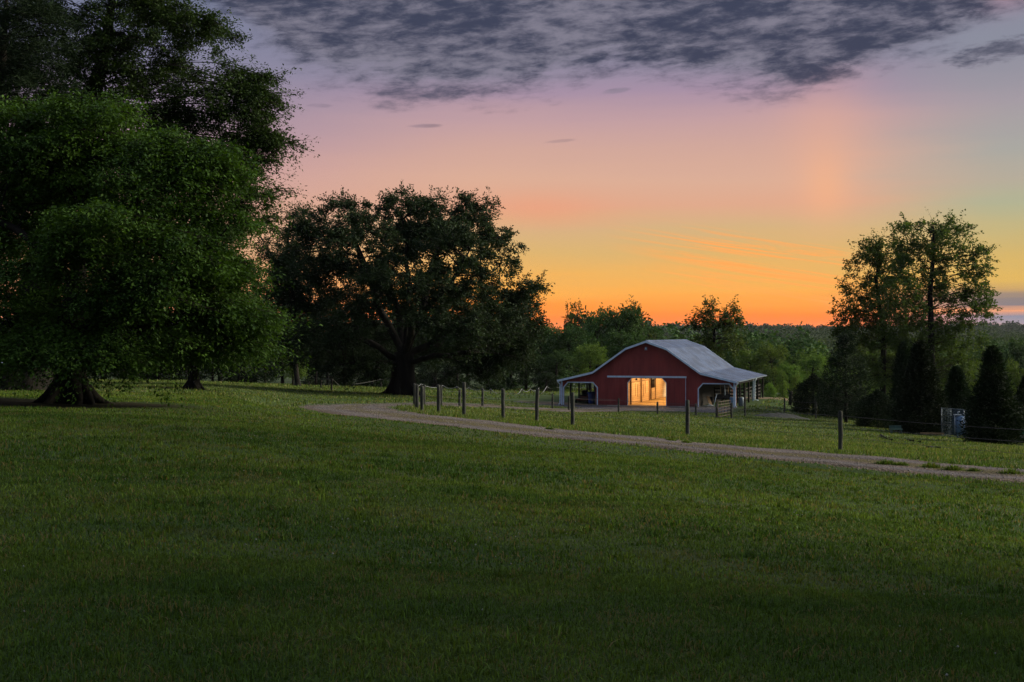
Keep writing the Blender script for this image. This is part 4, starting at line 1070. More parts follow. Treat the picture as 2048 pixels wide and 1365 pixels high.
for posts, lab, sd in (
   ([(592,771,761),(619,772,764)], 'short rail fence at the edge of the wood, left of the white-framed gate', 8),
   ([(700,777,768,9),(762,778,758),(783,780,759)], 'fence with a long slanting rail running up to the oak trunk', 9)):
    q, pp = fence('field_fence', posts=posts, label=lab, rfun=lambda px: .06, wires=(.96,), sag=.06, wr=.03, wmat='post', pmat='dark_timber', seed=sd, wname='rail')
    q['group'] = 'old rail fences left of the oak'; q['category'] = 'fence'
b1, b2 = hit(642,776,20), hit(663,782,20)
q = empty('field_gate', b1, 'pale tube gate frame with a leaning brace left of the oak', 'gate')
t1, t2 = P(642,759,b1.y), P(664,758,b2.y)
post_mesh('post', Vector(), t1-b1, .07, random.Random(1), q, 'dark_timber'); post_mesh('post', b2-b1, t2-b1, .07, random.Random(2), q, 'dark_timber')
MB().tube([t1-b1, t2-b1], .03, 6).build('top_rail', MAT['post'], q)
for s in (.25,.5,.75):
    MB().tube([(t1-b1).lerp(t2-b1, s), Vector().lerp(b2-b1, s)+Vector((0,0,.2))], .02, 5).build('bar', MAT['post'], q)
e = hit(682,775,20); MB().tube([t2-b1, e-b1], .03, 6).build('brace', MAT['post'], q)

# tube gate before the barn
b1, b2 = hit(1435.5,838,40), hit(1462,836,40)
b2 = Vector((b1.x+2.15, b1.y+5.2, h1(b1.x+2.15, b1.y+5.2)))
b2 = hit(1461,836,40)
q = empty('farm_gate', b1, 'brown tube farm gate standing ajar by the fence in front of the right lean-to', 'gate')
hgt = 1.22
for k, z in enumerate((.14,.36,.58,.80,1.01,hgt)):
    MB().tube([Vector((0,0,z)), b2-b1+Vector((0,0,z+.12))], .028, 6).build('rail', MAT['rust'], q)
for s in (0,.27,.53,.78,1):
    MB().tube([(b2-b1)*s+Vector((0,0,.1+.12*s)), (b2-b1)*s+Vector((0,0,hgt+.12*s))], .03 if s in (0,1) else .02, 6).build('upright', MAT['rust'], q)
b = hit(1580,811,40); q = empty('gate_post', b, 'thick dark forked gate post beside the left rounded juniper', 'post')
post_mesh('post', Vector(), Vector((.1,0,1.35)), .17, random.Random(6), q, 'dark_timber')
MB().bar((.05,-.2,1.05),(-.28,-.2,1.62),.12,.12).build('fork', MAT['dark_timber'], q)

# gravel heap
b = hit(1566,835,40); rg = np.random.default_rng(3)
mb = MB(); n_ = 18; vs = []
for j in range(n_):
    for i in range(n_):
        x, y = (i/(n_-1)*2-1)*2.6, (j/(n_-1)*2-1)*1.5; r = math.hypot(x/2.6, y/1.5)
        vs.append((x, y, h1(b.x+x, b.y+y)-b.z+.42*max(0,1-r)**.8*rg.uniform(.75,1.15)-.04))
mb.add(vs, [(j*n_+i, j*n_+i+1, (j+1)*n_+i+1, (j+1)*n_+i) for j in range(n_-1) for i in range(n_-1)])
o = mb.build('gravel_heap', simple_mat('dumped gravel', (.070,.070,.068), (.035,.038,.032), 7, .95, 0, .1, .05)); o.location = b
tag(o, 'low heap of grey gravel on the grass right of the tube gate', 'gravel heap')

# ------------------------------------------------------------------ the yard behind the cedars
b = hit(1883,872,40); K = b.y/F
q = empty('chainlink_fence', b, 'blue-grey chain-link enclosure with thin steel posts between two cedars', 'fence')
cor = [Vector((0,0,0)), Vector((1.05,-1.3,-.12)), Vector((3.6,1.6,-.15)), Vector((1.4,2.6,.1))]
hh = 1.85
cz = [Vector((c.x, c.y, h1(b.x+c.x, b.y+c.y)-b.z)) for c in cor]
for c in cz: MB().tube([c-Vector((0,0,.1)), c+Vector((0,0,hh))], .035, 8).build('post', MAT['galv'], q)
mid = (cz[3]+cz[2])/2; MB().tube([mid-Vector((0,0,.1)), mid+Vector((0,0,hh+.1))], .03, 8).build('post', MAT['galv'], q)
for i, j in ((0,1),(0,3),(3,2)):
    MB().tube([cz[i]+Vector((0,0,hh-.03)), cz[j]+Vector((0,0,hh-.03))], .022, 6).build('rail', MAT['galv'], q)
    MB().tube([cz[i]+Vector((0,0,.9)), cz[j]+Vector((0,0,.9))], .016, 6).build('rail', MAT['galv'], q)
    mb = MB(); mb.add([cz[i], cz[j], cz[j]+Vector((0,0,hh-.05)), cz[i]+Vector((0,0,hh-.05))], [(0,1,2,3)]); mb.build('mesh_panel', MAT['mesh'], q)
b = hit(1921,877,40)
q = empty('pressure_tank', b, 'blue-grey upright tank with pale pipes in front of the chain-link enclosure', 'tank')
MB().tube([(0,0,.25),(0,0,.32),(0,0,1.28),(0,0,1.42),(0,0,1.47)], [.26,.33,.33,.24,.05], 18).build('body', MAT['tank'], q)
for a in (-.22,.22):
    MB().bar((a,-.1,-.05),(a,-.1,.36),.07,.07).build('leg', MAT['tank'], q)
MB().box(-.40,.36,-.20,.22,1.475,1.52).build('top_plate', MAT['pale_pipe'], q)
MB().tube([(-.40,-.12,1.47),(-.42,-.14,.3)], .032, 6).build('pipe', MAT['pale_pipe'], q); MB().tube([(-.02,-.36,1.25),(-.02,-.36,.55)], .03, 6).build('pipe', MAT['pale_pipe'], q)
MB().tube([(-.15,0,1.52),(-.18,0,1.68),(-.05,0,1.70)], .03, 6).tube([(.2,0,1.52),(.2,0,1.64)], .035, 6).build('valve', MAT['pale_pipe'], q)
o = MB().tube([Vector((.95,-.4,h1(b.x+.95,b.y-.4)-b.z))+Vector((0,0,z)) for z in (-.02,.05,.4,.55,.60)], [.28,.36,.34,.2,.05], 16).build('water_tub', MAT['teal']); o.location = b
tag(o, 'low teal tub on the grass right of the blue-grey tank', 'tub')
c = hit(1939,880,40); tag(MB().tube([c, c+Vector((0,0,.12)), c+Vector((0,0,.16))], [.05,.05,.02], 8).build('white_marker', MAT['rope']), 'small white marker stuck in the grass by the teal tub', 'marker')
c = hit(1792,868,40)
q = empty('garden_bench', c, 'low grey-green bench at the foot of the cone-shaped cedar, facing the drive', 'bench')
MB().box(-.38,.38,-.2,.2,.26,.31).build('seat', MAT['teal'], q)
MB().box(-.38,.38,.16,.20,.33,.52).build('backrest', MAT['teal'], q)
for x in (-.3,.3): MB().box(x-.04,x+.04,-.18,.18,-.05,.26).build('leg', MAT['teal'], q)
c = hit(1862,872,40)
tag(MB().bar(c+Vector((-.7,0,.16)), c+Vector((.8,-.1,.14)), .10, .10).build('timber', MAT['beam']), 'pale timber lying on the grass left of the chain-link enclosure', 'timber')
c = hit(2048,890,40)
q = empty('trailer', c, 'small trailer under a green tarp at the right edge', 'trailer')
MB().box(-.55,1.6,-.5,.6,.42,.55).build('bed', MAT['galv'], q)
MB().prism([(-.5,.56),(1.55,.56),(1.5,.95),(.5,1.05),(-.42,.95)], -.45,.55).build('tarp', MAT['green'], q)
for x in (-.5,): MB().tube([(x,-.3,.42),(x-.06,-.3,-.02)], .03, 6).build('stand', MAT['galv'], q)
wq = MB().tube([(.6,-.62,.28),(.6,-.59,.28),(.6,-.50,.28),(.6,-.47,.28)], [.24,.28,.28,.24], 16).build('wheel', MAT['black'], q)
MB().tube([(.6,-.635,.28),(.6,-.46,.28)], .12, 10).build('rim', MAT['galv'], wq)
c = hit(2044,884,40)
q = empty('pole_lamp', c, 'thin steel pole with a pale bracket and blue-grey box at the right edge', 'pole')
MB().tube([(0,0,-.1),(0,0,1.75)], .025, 6).build('pole', MAT['galv'], q)
MB().box(-.28,.3,-.12,.1,1.02,1.25).build('box', MAT['tank'], q); MB().bar((0,0,1.6),(-.32,0,1.72),.05,.06).build('bracket', MAT['pale_pipe'], q)

# ------------------------------------------------------------------ black straps dropped in the grass
GF = 'black fence straps dropped in the grass'
for pts, lab in (
    ([(1761,871),(1767,876),(1773,880)], 'black strap lying slanted in the grass before the bench, highest one'),
    ([(1776,880),(1785,882)], 'short black strap just right of the slanted one'),
    ([(1814,881.5),(1821,883),(1827,884)], 'black strap in the middle of the row in the grass'),
    ([(1836,885),(1841,886)], 'smallest black strap, right of the middle one'),
    ([(1853,897),(1866,897)], 'black strap lying nearest the drive'),
    ([(1872,897),(1880,898.5)], 'black strap end right of the one nearest the drive')):
    w_ = [hit(a, b_, 30)+Vector((0,0,.05)) for a, b_ in pts]
    tag(MB().tube(w_, [.035]+[.055]*(len(w_)-2)+[.05], 6).build('black_strap', MAT['black']), lab, 'strap', GF)

# ------------------------------------------------------------------ far-left shed and the mast
D_ = 92; x_ = (38-CX)/F*D_; z_ = h1(x_, D_)
q = empty('shed', (x_, D_, z_), 'low dark shed with a pale blue roof edge far behind the thickest trunk', 'shed')
zt = CZ-(732-HY)/F*D_-z_
MB().box(-1.3,1.1,0,2.2,-.1,zt).build('wall', MAT['dark_timber'], q)
MB().prism([(-1.6,zt+.003),(1.5,zt+.003),(1.5,zt+.14),(-1.6,zt+.20)], -.4, 2.6).build('roof', MAT['pale_roof'], q)
MB().box(-.4,.35,-.03,-.003,0,zt-.25).build('door', MAT['post'], q)
D_ = 3300; x_ = (1532-CX)/F*D_; z_ = h1(x_, D_)
q = empty('radio_mast', (x_, D_, z_), 'tiny lattice radio mast on the far ridge against the orange sky', 'mast')
zt = CZ-(646.5-HY)/F*D_-z_
mb = MB()
for a in range(3):
    t_ = a*2.094; mb.tube([(1.1*math.cos(t_),1.1*math.sin(t_),0),(.5*math.cos(t_),.5*math.sin(t_),zt)], .22, 5)
for k in range(12):
    z = zt*k/12; s = 1.1-.6*k/12
    for a in range(3):
        t1_, t2_ = a*2.094, (a+1)*2.094
        mb.bar((s*math.cos(t1_),s*math.sin(t1_),z),(s*math.cos(t2_),s*math.sin(t2_),z+zt/12),.16,.16)
mb.build('tower', MAT['dark_metal'], q)
for z in (zt-1.5, zt-5.5):
    MB().bar((-2.2,0,z),(2.2,0,z),.9,.9).build('antenna', MAT['dark_metal'], q)
# blue ridge beyond everything
rg = np.random.default_rng(8); xs = np.linspace(-3800, 4600, 260); vs = []; fs = []
for k, (y_, fz) in enumerate(((5200,-30),(5500,1.0),(5900,-60))):
    for x in xs:
        c_px = x/5500*F+CX
        hgt = 9+7*math.sin(c_px*.021+1)+4*math.sin(c_px*.055)+2.5*math.sin(c_px*.13+2)
        vs.append((x, y_, CZ+hgt-2 if fz == 1.0 else fz))
n_ = len(xs)
for k in range(2):
    for i in range(n_-1): fs.append((k*n_+i, k*n_+i+1, (k+1)*n_+i+1, (k+1)*n_+i))
mb = MB(); mb.add(vs, fs, True)
o = mb.build('hills', simple_mat('wooded hills', (.035,.05,.03), (.02,.032,.02), .02, .95, 0, .1)); tag(o, kind='structure')
# unseen trees added right of the camera to shade the near lawn
GT = 'unseen trees added beside the camera to shade the lawn'
for x, y, h_, r_, lab in ((12,1,10,4.5,'added shade tree standing right of the camera'),(13.5,8,10,4.5,'farther added shade tree right of the camera'),(14,-7,11,4.8,'nearest added shade tree right of the camera'),(18,14,10,5,'farthest added shade tree right of the camera')):
    o = empty('added_shade_tree', (x, y, h1(x, y)), lab, 'tree', GT); o.scale = (r_/4.3, r_/4.3, h_/10)
    for part, key in (('crown', (PR[('round',1)][0].name, 'wood')), ('trunk', (PR[('round',1)][1].name, 'bark'))):
        qq = bpy.data.objects.new(part, _shared[key]); COL.objects.link(qq); qq.parent = o

GH = 'tall unseen trees added beside the lawn for shade'  # more unseen trees, added so their high crowns shade the left lawn
for x, y, h_, lab in ((25,17,23,'nearest tall bare-stemmed shade tree added right of the lawn'),(27,24,28,'second tall bare-stemmed shade tree added right of the lawn'),(27,31,30,'third tall bare-stemmed shade tree added right of the lawn'),(30,38,32,'fourth tall bare-stemmed shade tree added right of the lawn'),(32,46,34,'farthest tall bare-stemmed shade tree added right of the lawn'),(23,10,21,'tall bare-stemmed shade tree added nearest the camera')):
    o = empty('tall_tree', (x, y, h1(x, y)), lab, 'tree', GH); o.scale = (1.55, 1.55, h_/10)
    for part, me, mt in (('crown', PR[('high',0)][0], 'wood'), ('trunk', PR[('high',0)][1], 'bark')):
        key = (me.name, mt)
        if key not in _shared:
            c = me.copy(); c.materials.append(MAT[mt]); _shared[key] = c
        qq = bpy.data.objects.new(part, _shared[key]); COL.objects.link(qq); qq.parent = o
# ------------------------------------------------------------------ grass
def grass_mat(name, a, b, straw, amount=.12):
    m, t = newmat(name)
    g = t.node('ShaderNodeNewGeometry'); pos = g.outputs['Position']; rnd = g.outputs['Random Per Island']
    n1 = t.noise(pos, .24, 6, .68); n2 = t.noise(pos, 1.3, 3, .6)
    f = t.math('ADD', t.math('MULTIPLY', rnd, .38), t.math('MULTIPLY', t.smooth(n1, .40, .60), .62))
    c = t.mix(f, a, b)
    n3 = t.noise(pos, .45, 5, .7)
    c = t.mix(t.math('MULTIPLY', t.smooth(n3, .54, .68), .55), c, tuple(.55*q+.3*w for q, w in zip(straw, a)))
    hv = t.node('ShaderNodeHueSaturation'); t.put(hv.inputs['Color'], c); t.put(hv.inputs['Value'], t.math('MULTIPLY_ADD', t.math('POWER', t.math('FRACT', t.math('MULTIPLY', rnd, 7.7)), 2.0), 1.15, .62)); c = hv.outputs[0]
    th = t.math('ADD', t.math('FRACT', t.math('MULTIPLY', rnd, 17.3)), t.math('MULTIPLY', t.math('SUBTRACT', n2, .5), -1.0))
    c = t.mix(t.math('LESS_THAN', th, amount), c, straw)
    p = principled(t, c, .6, 0, .08)
    tl = t.node('ShaderNodeBsdfTranslucent'); t.l.new(t.mix(1.0, c, (1.4, 1.3, .7), 'MULTIPLY'), tl.inputs[0])
    mx = t.node('ShaderNodeMixShader'); mx.inputs[0].default_value = .35
    t.l.new(p, mx.inputs[1]); t.l.new(tl.outputs[0], mx.inputs[2]); finish(t, mx.outputs[0])
    return m
MAT['grass'] = grass_mat('grass blades', (.030,.072,.009), (.098,.150,.021), (.16,.130,.05), .07)
MAT['meadow'] = grass_mat('meadow grass', (.044,.085,.016), (.102,.135,.034), (.20,.175,.08), .06)

def scatter(n, d0, d1, rng, um=.44, power=1.0):
    """points over the fan in front of the camera, even per square metre for power 1"""
    k = power+1
    D = (rng.random(n)*(d1**k-d0**k)+d0**k)**(1/k)
    return rng.uniform(-1, 1, n)*(um*D+2.6), D

def blades(x, y, z, hgt, wid, rng, lean=.5, bend=True):
    n = len(x); a = rng.uniform(0, 2*math.pi, n); b = a+rng.normal(1.57, .5, n)
    Pn = np.stack([x, y, z], 1)
    wv = np.stack([np.cos(b), np.sin(b), np.zeros(n)], 1)*(wid*.5)[:, None]
    l = lean*np.abs(rng.normal(0, 1, n)).clip(0, 2.2)
    dv = np.stack([np.cos(a)*l, np.sin(a)*l, np.ones(n)], 1); dv = dv/np.linalg.norm(dv, axis=1)[:,None]*hgt[:,None]
    if not bend:
        V = np.stack([Pn-wv, Pn+wv, Pn+dv], 1).reshape(-1,3)
        return V, np.arange(3*n).reshape(n,3)
    mid = Pn+dv*.55; dr = dv.copy(); dr[:,2] *= .72; dr[:,:2] *= 1.5; tip = Pn+dr
    V = np.stack([Pn-wv, Pn+wv, mid+wv*.75, mid-wv*.75, tip], 1).reshape(-1,3)
    i = np.arange(n)*5
    F3 = np.concatenate([np.stack([i,i+1,i+2],1), np.stack([i,i+2,i+3],1), np.stack([i+3,i+2,i+4],1)])
    return V, F3

rng = np.random.default_rng(77)
parts = []; off = 0
def patch(n, d0, d1, hh, ww, lean, bend, um=.44, keep=None, power=1.0):
    global off
    x, y = scatter(n, d0, d1, rng, um, power)
    r = np.abs(road_dist(x, y)) if d1 > 20 else np.full(n, 99.)
    lx, ly = barn_local(x, y)
    k = (r > 1.9+road_extra(y)+rng.random(n)*.5) & ~((np.abs(lx+2) < 11) & (ly > -8.3) & (ly < 22)) & ~((((x+16.5)/8.5)**2+((y-44)/4.5)**2 < rng.uniform(.5,1.3,n)))
    if keep is not None: k &= keep(x, y)
    x, y, r = x[k], y[k], r[k]
    pn = .5+.5*np.sin(x*.9+1.7*np.sin(y*.5))*np.sin(y*.8+1.3*np.sin(x*.4))
    h = hh*rng.uniform(.55, 1.35, len(x))*(.75+.5*pn)
    h = h*np.where((r < 4.2+road_extra(y)) & (y < 85), 1.35, 1)
    V, F3 = blades(x, y, H(x, y)-.006, h, ww*rng.uniform(.7,1.3,len(x)), rng, lean, bend)
    return V, F3
def join(lst):
    Vs = []; Fs = []; o = 0
    for V, F3 in lst: Vs.append(V); Fs.append(F3+o); o += len(V)
    return np.concatenate(Vs), np.concatenate(Fs)
near = [patch(340000, 5.2, 11, .052, .0065, .9, True, .5), patch(235000, 10.5, 20, .055, .0105, .85, True, .46), patch(180000, 19, 36, .055, .020, .75, False, .44), patch(145000, 34, 62, .06, .036, .6, False, .42)]
# uneven tufts left standing by the mower
cx_, cy_ = scatter(2300, 6, 34, rng, .44, .75); nb_ = 26
bx = (cx_[:,None]+np.clip(rng.normal(0,.055,(2300,nb_)),-.14,.14)).ravel(); by = (cy_[:,None]+np.clip(rng.normal(0,.055,(2300,nb_)),-.14,.14)).ravel()
kk = np.abs(road_dist(bx, by)) > 3.6; bx, by = bx[kk], by[kk]
near.append(blades(bx, by, H(bx, by)-.005, rng.uniform(.06,.125,len(bx)), np.where(by < 14, .009, .016)*rng.uniform(.8,1.4,len(bx)), rng, .7, True))
V, F3 = join(near)
o = add_obj('lawn_grass', mesh_np('lawn_grass', V, F3), MAT['grass']); tag(o, 'mown green lawn grass in the foreground', 'grass', None, 'stuff')
mid = [patch(110000, 58, 125, .09, .075, .5, False, .42), patch(45000, 120, 200, .17, .16, .4, False, .42, power=.6)]
# taller rough grass between the drive and the cedars
mid.append(patch(80000, 38, 75, .11, .034, .5, False, .42, keep=lambda x, y: (road_dist(x, y) > 2.3) & (x > -6)))
V, F3 = join(mid)
o = add_obj('meadow_grass', mesh_np('meadow_grass', V, F3), MAT['meadow']); tag(o, 'longer pale meadow grass beyond the drive', 'grass', None, 'stuff')
# white clover heads in the lawn
x, y = scatter(1500, 6, 30, rng, .42, .6); sel = (np.sin(x*.8+2)*np.sin(y*.6)+rng.normal(0,.5,len(x))) > .45; x, y = x[sel], y[sel]
z = H(x, y)+rng.uniform(.03,.07,len(x)); r = rng.uniform(.005,.009,len(x))
oc = np.array([(1,0,0),(-1,0,0),(0,1,0),(0,-1,0),(0,0,1),(0,0,-1)], float)
V = (np.stack([x,y,z],1)[:,None,:]+oc[None]*r[:,None,None]).reshape(-1,3)
f8 = np.array([(0,2,4),(2,1,4),(1,3,4),(3,0,4),(2,0,5),(1,2,5),(3,1,5),(0,3,5)])
o = add_obj('clover_flowers', mesh_np('clover_flowers', V, (f8[None]+(np.arange(len(x))*6)[:,None,None]).reshape(-1,3)), simple_mat('clover white', (.26,.27,.23))); tag(o, 'tiny white clover heads scattered in the lawn', 'flowers', None, 'stuff')
# weeds on the drive
GW = 'weed clumps growing on the drive'
for px, row, s, lab in ((1772,931,.34,'largest dark weed clump on the middle strip of the drive, leftmost at the right end'),(1802,933,.26,'weed clump just right of the largest one on the drive'),
    (1862,938,.36,'low wide weed clump on the drive, middle of those at the right end'),(1905,943,.36,'low weed clump right of the wide one on the drive'),(1948,945,.24,'small weed clump before the last one on the drive'),(2022,950,.36,'weed clump on the drive nearest the right edge'),
    (1099,861,.24,'small weed clump on the drive below the leaning fence post'),(1342,883,.22,'small weed clump on the drive left of the tall fence post'),(1373,888,.24,'small weed clump on the drive below the tall fence post')):
    b = hit(px, row, 20); n = 320; rr = np.random.default_rng(int(px))
    a = np.clip(rr.normal(0, s*.42, n), -s, s); c_ = np.clip(rr.normal(0, s*.32, n), -s*.7, s*.7)
    hx = s*.75*np.exp(-(a**2+c_**2)/(s*s))*rr.uniform(.5,1.2,n)
    V, F3 = blades(a, c_, H(b.x+a, b.y+c_)-b.z, hx, np.full(n, .022), rr, .8, True)
    o = add_obj('weed_clump', mesh_np('weed_clump', V, F3), MAT['grass']); o.location = b; tag(o, lab, 'weeds', GW)

# loose stones along the drive
rg = np.random.default_rng(31); k = rg.integers(8, len(ROADC)-30, 5200); tt = rg.random(5200)
C0 = ROADC[k]*(1-tt)[:,None]+ROADC[k+1]*tt[:,None]; dN = ROADC[k+1]-ROADC[k]; dN = dN/np.linalg.norm(dN, axis=1)[:,None]
of = np.clip(rg.normal(0, 1.5, 5200), -3.4, 3.4); x = C0[:,0]+dN[:,1]*of; y = C0[:,1]-dN[:,0]*of
r = rg.uniform(.010,.034,5200)**1.0; st = oc[None]*r[:,None,None]*rg.uniform(.6,1.4,(5200,1,3))*np.array([1,1,.7])
V = (np.stack([x,y,H(x,y)+.034],1)[:,None,:]+st).reshape(-1,3)
o = add_obj('loose_stones', mesh_np('loose_stones', V, (f8[None]+(np.arange(5200)*6)[:,None,None]).reshape(-1,3)), simple_mat('stone grey', (.19,.165,.155), (.07,.06,.055), 1.5, .9)); tag(o, 'loose grey stones scattered over the gravel drive', 'stones', None, 'stuff')
# ------------------------------------------------------------------ sky, light, camera
wd = bpy.data.worlds.new('World'); S.world = wd; wd.use_nodes = True
wd.node_tree.nodes.clear(); t = NT(wd.node_tree)
d = t.node('ShaderNodeTexCoord').outputs['Generated']
s = t.sep(d)
hor = t.math('SQRT', t.math('ADD', t.math('MULTIPLY', s[0], s[0]), t.math('MULTIPLY', s[1], s[1])))
v = t.math('DIVIDE', s[2], t.math('MAXIMUM', hor, .02))
u = t.math('ARCTAN2', s[0], s[1])
def ev(row): return (HY-row)/F
n_warp = t.noise(t.xyz(t.math('MULTIPLY', u, 2.2), t.math('MULTIPLY', v, 26), 0), 1, 5, .55)
n_fine = t.noise(t.xyz(t.math('MULTIPLY', u, 5.0), t.math('MULTIPLY', v, 130), 3), 1, 4, .5)
lowf = t.smooth(v, .10, .0)
vw = t.math('ADD', v, t.math('ADD', t.math('MULTIPLY', t.math('SUBTRACT', n_warp, .5), .022), t.math('MULTIPLY', t.math('MULTIPLY', t.math('SUBTRACT', n_fine, .5), .012), lowf)))
fac = t.math('MULTIPLY', vw, 1/.6, clamp=True)
OV = W.get('over', [(.22,.26,.37),(.30,.35,.47),(.38,.43,.55)])
def R(stops): return t.ramp(fac, [(max(0, ev(r))/.6, lin(*c)) for r, c in stops]+[(.55, OV[0]), (.75, OV[1]), (1.0, OV[2])])
left = R([(668,(235,120,70)),(640,(235,140,95)),(600,(225,150,105)),(540,(215,160,118)),(470,(208,162,132)),(410,(203,158,142)),(350,(190,150,148)),(290,(172,142,152)),(220,(150,134,152)),(140,(128,126,148)),(0,(108,116,142))])
cent = R([(668,(252,128,40)),(645,(252,130,42)),(620,(249,145,52)),(585,(240,166,74)),(545,(226,170,90)),(500,(210,170,106)),(460,(203,168,122)),(415,(212,160,132)),(360,(208,164,142)),(300,(198,158,146)),(240,(184,150,153)),(190,(158,136,156)),(120,(136,130,152)),(0,(112,120,146))])
right = R([(668,(190,140,130)),(655,(152,140,152)),(640,(128,130,146)),(631,(238,156,104)),(624,(215,150,112)),(616,(128,118,122)),(598,(138,122,116)),(586,(190,152,98)),(560,(214,172,88)),(520,(202,170,100)),(470,(186,170,120)),(420,(168,168,138)),(380,(172,162,145)),(320,(160,158,152)),(230,(155,146,154)),(130,(132,134,148)),(0,(124,128,146))])
col = t.mix(t.smooth(t.math('ADD', u, t.math('MULTIPLY', t.math('SUBTRACT', n_warp, .5), .12)), .20, .335), t.mix(t.smooth(u, -.22, .0), left, cent), right)
# away from the sunset the sky is plain blue-grey dusk
away = t.smooth(t.math('ABSOLUTE', u), .7, 1.9)
dusk = t.ramp(t.math('MULTIPLY', v, .8, clamp=True), [(0, W.get('back0', (.14,.15,.21))), (.2, W.get('back1', (.19,.21,.30))), (.5, OV[0]), (1, OV[2])])
col = t.mix(away, col, dusk)
# soft pink glows
def glow(u0, r0, su, sv, colr, k):
    global col
    a = t.math('MULTIPLY', t.math('SUBTRACT', u, u0), 1/su); b = t.math('MULTIPLY', t.math('SUBTRACT', v, ev(r0)), 1/sv)
    g = t.math('POWER', 2.718, t.math('MULTIPLY', t.math('ADD', t.math('MULTIPLY', a, a), t.math('MULTIPLY', b, b)), -1))
    col = t.mix(t.math('MULTIPLY', g, k), col, lin(*colr))
U = lambda px: math.atan((px-CX)/F)
glow(U(1652), 378, .015, .022, (246,172,116), .40); glow(U(1650), 300, .030, .050, (226,166,136), .34); glow(U(1080), 420, .05, .012, (226,150,115), .55)
glow(U(1990), 25, .03, .012, (170,125,140), .6); glow(U(1420), 655, .12, .007, (255,118,38), .5)
# drawn-out orange streaks left of the airy pair
us_ = t.math('SUBTRACT', u, U(1450)); vr = t.math('ADD', v, t.math('MULTIPLY', us_, .16))
ns = t.noise(t.xyz(t.math('MULTIPLY', u, 5), t.math('MULTIPLY', vr, 210), 9), 1, 7, .66, .8)
win = t.math('MULTIPLY', t.math('MULTIPLY', t.smooth(u, U(1180), U(1480)), t.smooth(u, U(1760), U(1640))), t.math('MULTIPLY', t.smooth(vr, .022, .036), t.smooth(vr, .078, .062)))
col = t.mix(t.math('MULTIPLY', t.math('MULTIPLY', t.smooth(ns, .46, .60), win), .85), col, lin(252,160,80))
# dark bank of cloud across the top
nb = t.noise(t.xyz(t.math('MULTIPLY', u, 9), t.math('MULTIPLY', t.math('ADD', v, t.math('MULTIPLY', u, -.05)), 32), 1.7), 1, 10, .64, .25)
nf = t.noise(t.xyz(t.math('MULTIPLY', u, 40), t.math('MULTIPLY', t.math('ADD', v, t.math('MULTIPLY', u, -.06)), 125), 4.1), 1, 8, .66, .2)
un = t.math('MULTIPLY_ADD', u, 1/.8, .5)
low = t.ramp(un, [(U(p)/.8+.5, ev(r)*2) for p, r in ((400,20),(520,110),(600,165),(700,190),(860,190),(1010,185),(1120,160),(1230,128),(1340,140),(1450,172),(1580,180),(1680,150),(1800,120),(1900,104),(1980,50),(2100,-10))])
low = t.math('MULTIPLY', low, .5)
dens = t.math('ADD', t.math('MULTIPLY', t.math('SUBTRACT', v, low), 72), t.math('ADD', t.math('MULTIPLY', t.math('SUBTRACT', nb, .43), 4.4), t.math('MULTIPLY', t.math('SUBTRACT', nf, .48), 3.0)))
thin = t.smooth(u, U(900), U(560), 0, .8)
mask = t.smooth(t.math('SUBTRACT', dens, thin), -.8, 1.35)
def wisp(px, row, hw, hh, k=2.2, tilt=0.0):
    a0 = t.math('SUBTRACT', u, U(px)); a = t.math('MULTIPLY', a0, F/hw)
    b = t.math('MULTIPLY', t.math('SUBTRACT', t.math('SUBTRACT', v, ev(row)), t.math('MULTIPLY', a0, tilt)), F/hh)
    return t.smooth(t.math('SUBTRACT', t.math('ADD', 1.0, t.math('MULTIPLY', t.math('SUBTRACT', nf, .5), k)), t.math('ADD', t.math('MULTIPLY', a, a), t.math('MULTIPLY', b, b))), 0.0, .9)
for wsp, k in ((wisp(2010,132,120,26,3.5,.12),.85),(wisp(1230,184,34,7,1.5,.12),.7),(wisp(850,253,40,5,1.5,.03),.45),(wisp(640,216,30,5,2.0),.3),(wisp(1120,283,40,4,2.0,.1),.25)):
    mask = t.math('MAXIMUM', mask, t.math('MULTIPLY', wsp, k))
fade = t.smooth(t.math('ABSOLUTE', u), 1.6, .6)
shade = t.smooth(t.math('ADD', t.math('MULTIPLY', nb, .5), t.math('MULTIPLY', nf, .55)), .40, .62)
cc = t.mix(shade, lin(120,117,132), lin(54,59,79))
cc = t.mix(t.smooth(v, ev(150), ev(215)), cc, t.mix(shade, lin(140,124,140), lin(80,80,98)))
cover = t.math('MULTIPLY', t.math('MULTIPLY', mask, fade), t.smooth(v, .7, .35))
col = t.mix(t.math('MULTIPLY', cover, .96), col, cc)
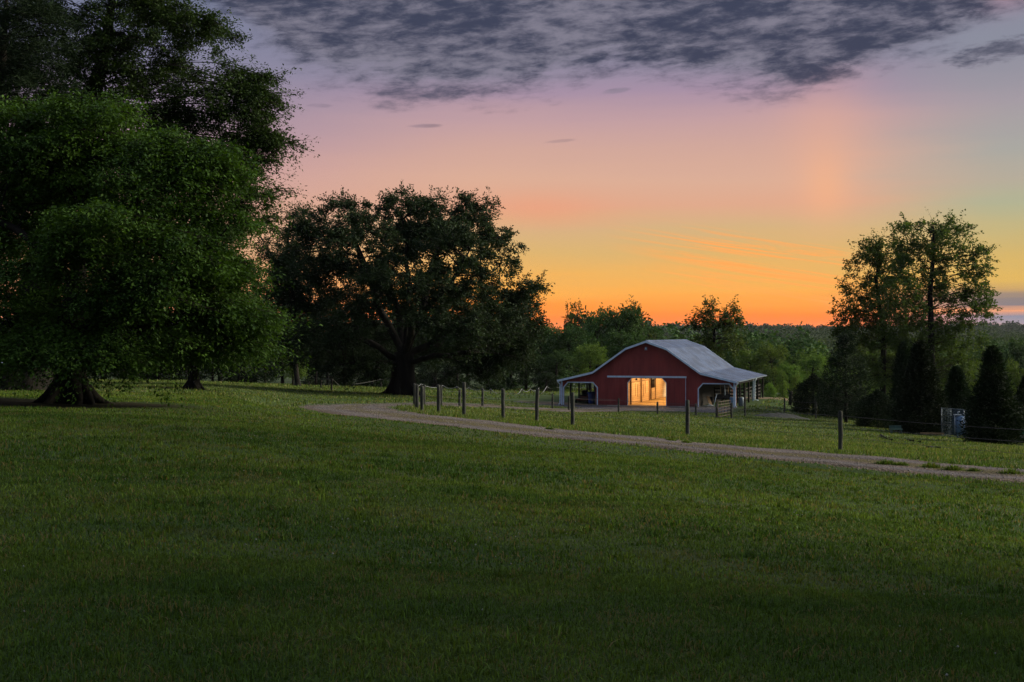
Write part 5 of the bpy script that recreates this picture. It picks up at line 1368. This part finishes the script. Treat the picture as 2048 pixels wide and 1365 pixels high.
# below the horizon
col = t.mix(t.smooth(v, .0, -.02), col, (.05,.055,.05))
bg = t.node('ShaderNodeBackground'); t.l.new(col, bg.inputs[0]); bg.inputs[1].default_value = W.get('sky', 1.0)
wo = t.node('ShaderNodeOutputWorld'); t.l.new(bg.outputs[0], wo.inputs[0])

sl = bpy.data.lights.new('sun', 'SUN'); sl.energy = W.get('sun', 5.8); sl.angle = math.radians(26); sl.color = (1.0,.92,.72)
so = bpy.data.objects.new('sun', sl); COL.objects.link(so)
az, el = math.radians(W.get('sun_az', 78)), math.radians(W.get('sun_el', 24))
dirv = Vector((math.sin(az)*math.cos(el), math.cos(az)*math.cos(el), math.sin(el)))
so.rotation_euler = (-dirv).to_track_quat('-Z', 'Y').to_euler(); so.location = (0, 40, 60)

cam = bpy.data.cameras.new('camera'); co = bpy.data.objects.new('camera', cam); COL.objects.link(co)
cam.sensor_width = 36; cam.lens = F/2048*36; cam.clip_end = 20000; cam.clip_start = .1
co.location = (0,0,CZ); co.rotation_euler = (math.radians(90),0,0); cam.shift_y = -(682.5-HY)/2048
S.camera = co
S.view_settings.view_transform = 'Standard'; S.view_settings.look = 'None'; S.view_settings.exposure = W.get('exp', .2); S.view_settings.gamma = 1
S.cycles.max_bounces = 6; S.cycles.diffuse_bounces = 3; S.cycles.glossy_bounces = 2; S.cycles.transmission_bounces = 4; S.cycles.transparent_max_bounces = 8
hz = MB().box(-4200, 5200, -80, 4700, -40, 34).build('haze'); hz['kind'] = 'stuff'
hm, ht = newmat('evening haze'); hv = ht.node('ShaderNodeVolumePrincipled'); hv.inputs['Color'].default_value = (.80,.82,.92,1); hv.inputs['Density'].default_value = W.get('haze', .00003); hv.inputs['Anisotropy'].default_value = .2
ho = ht.node('ShaderNodeOutputMaterial'); ht.l.new(hv.outputs[0], ho.inputs['Volume']); hz.data.materials.append(hm)
S.cycles.volume_step_rate = 4; S.cycles.volume_preview_step_rate = 4
S.cycles.use_denoising = True; S.cycles.use_fast_gi = False; S.cycles.volume_bounces = 0
S.cycles.sample_clamp_indirect = 4
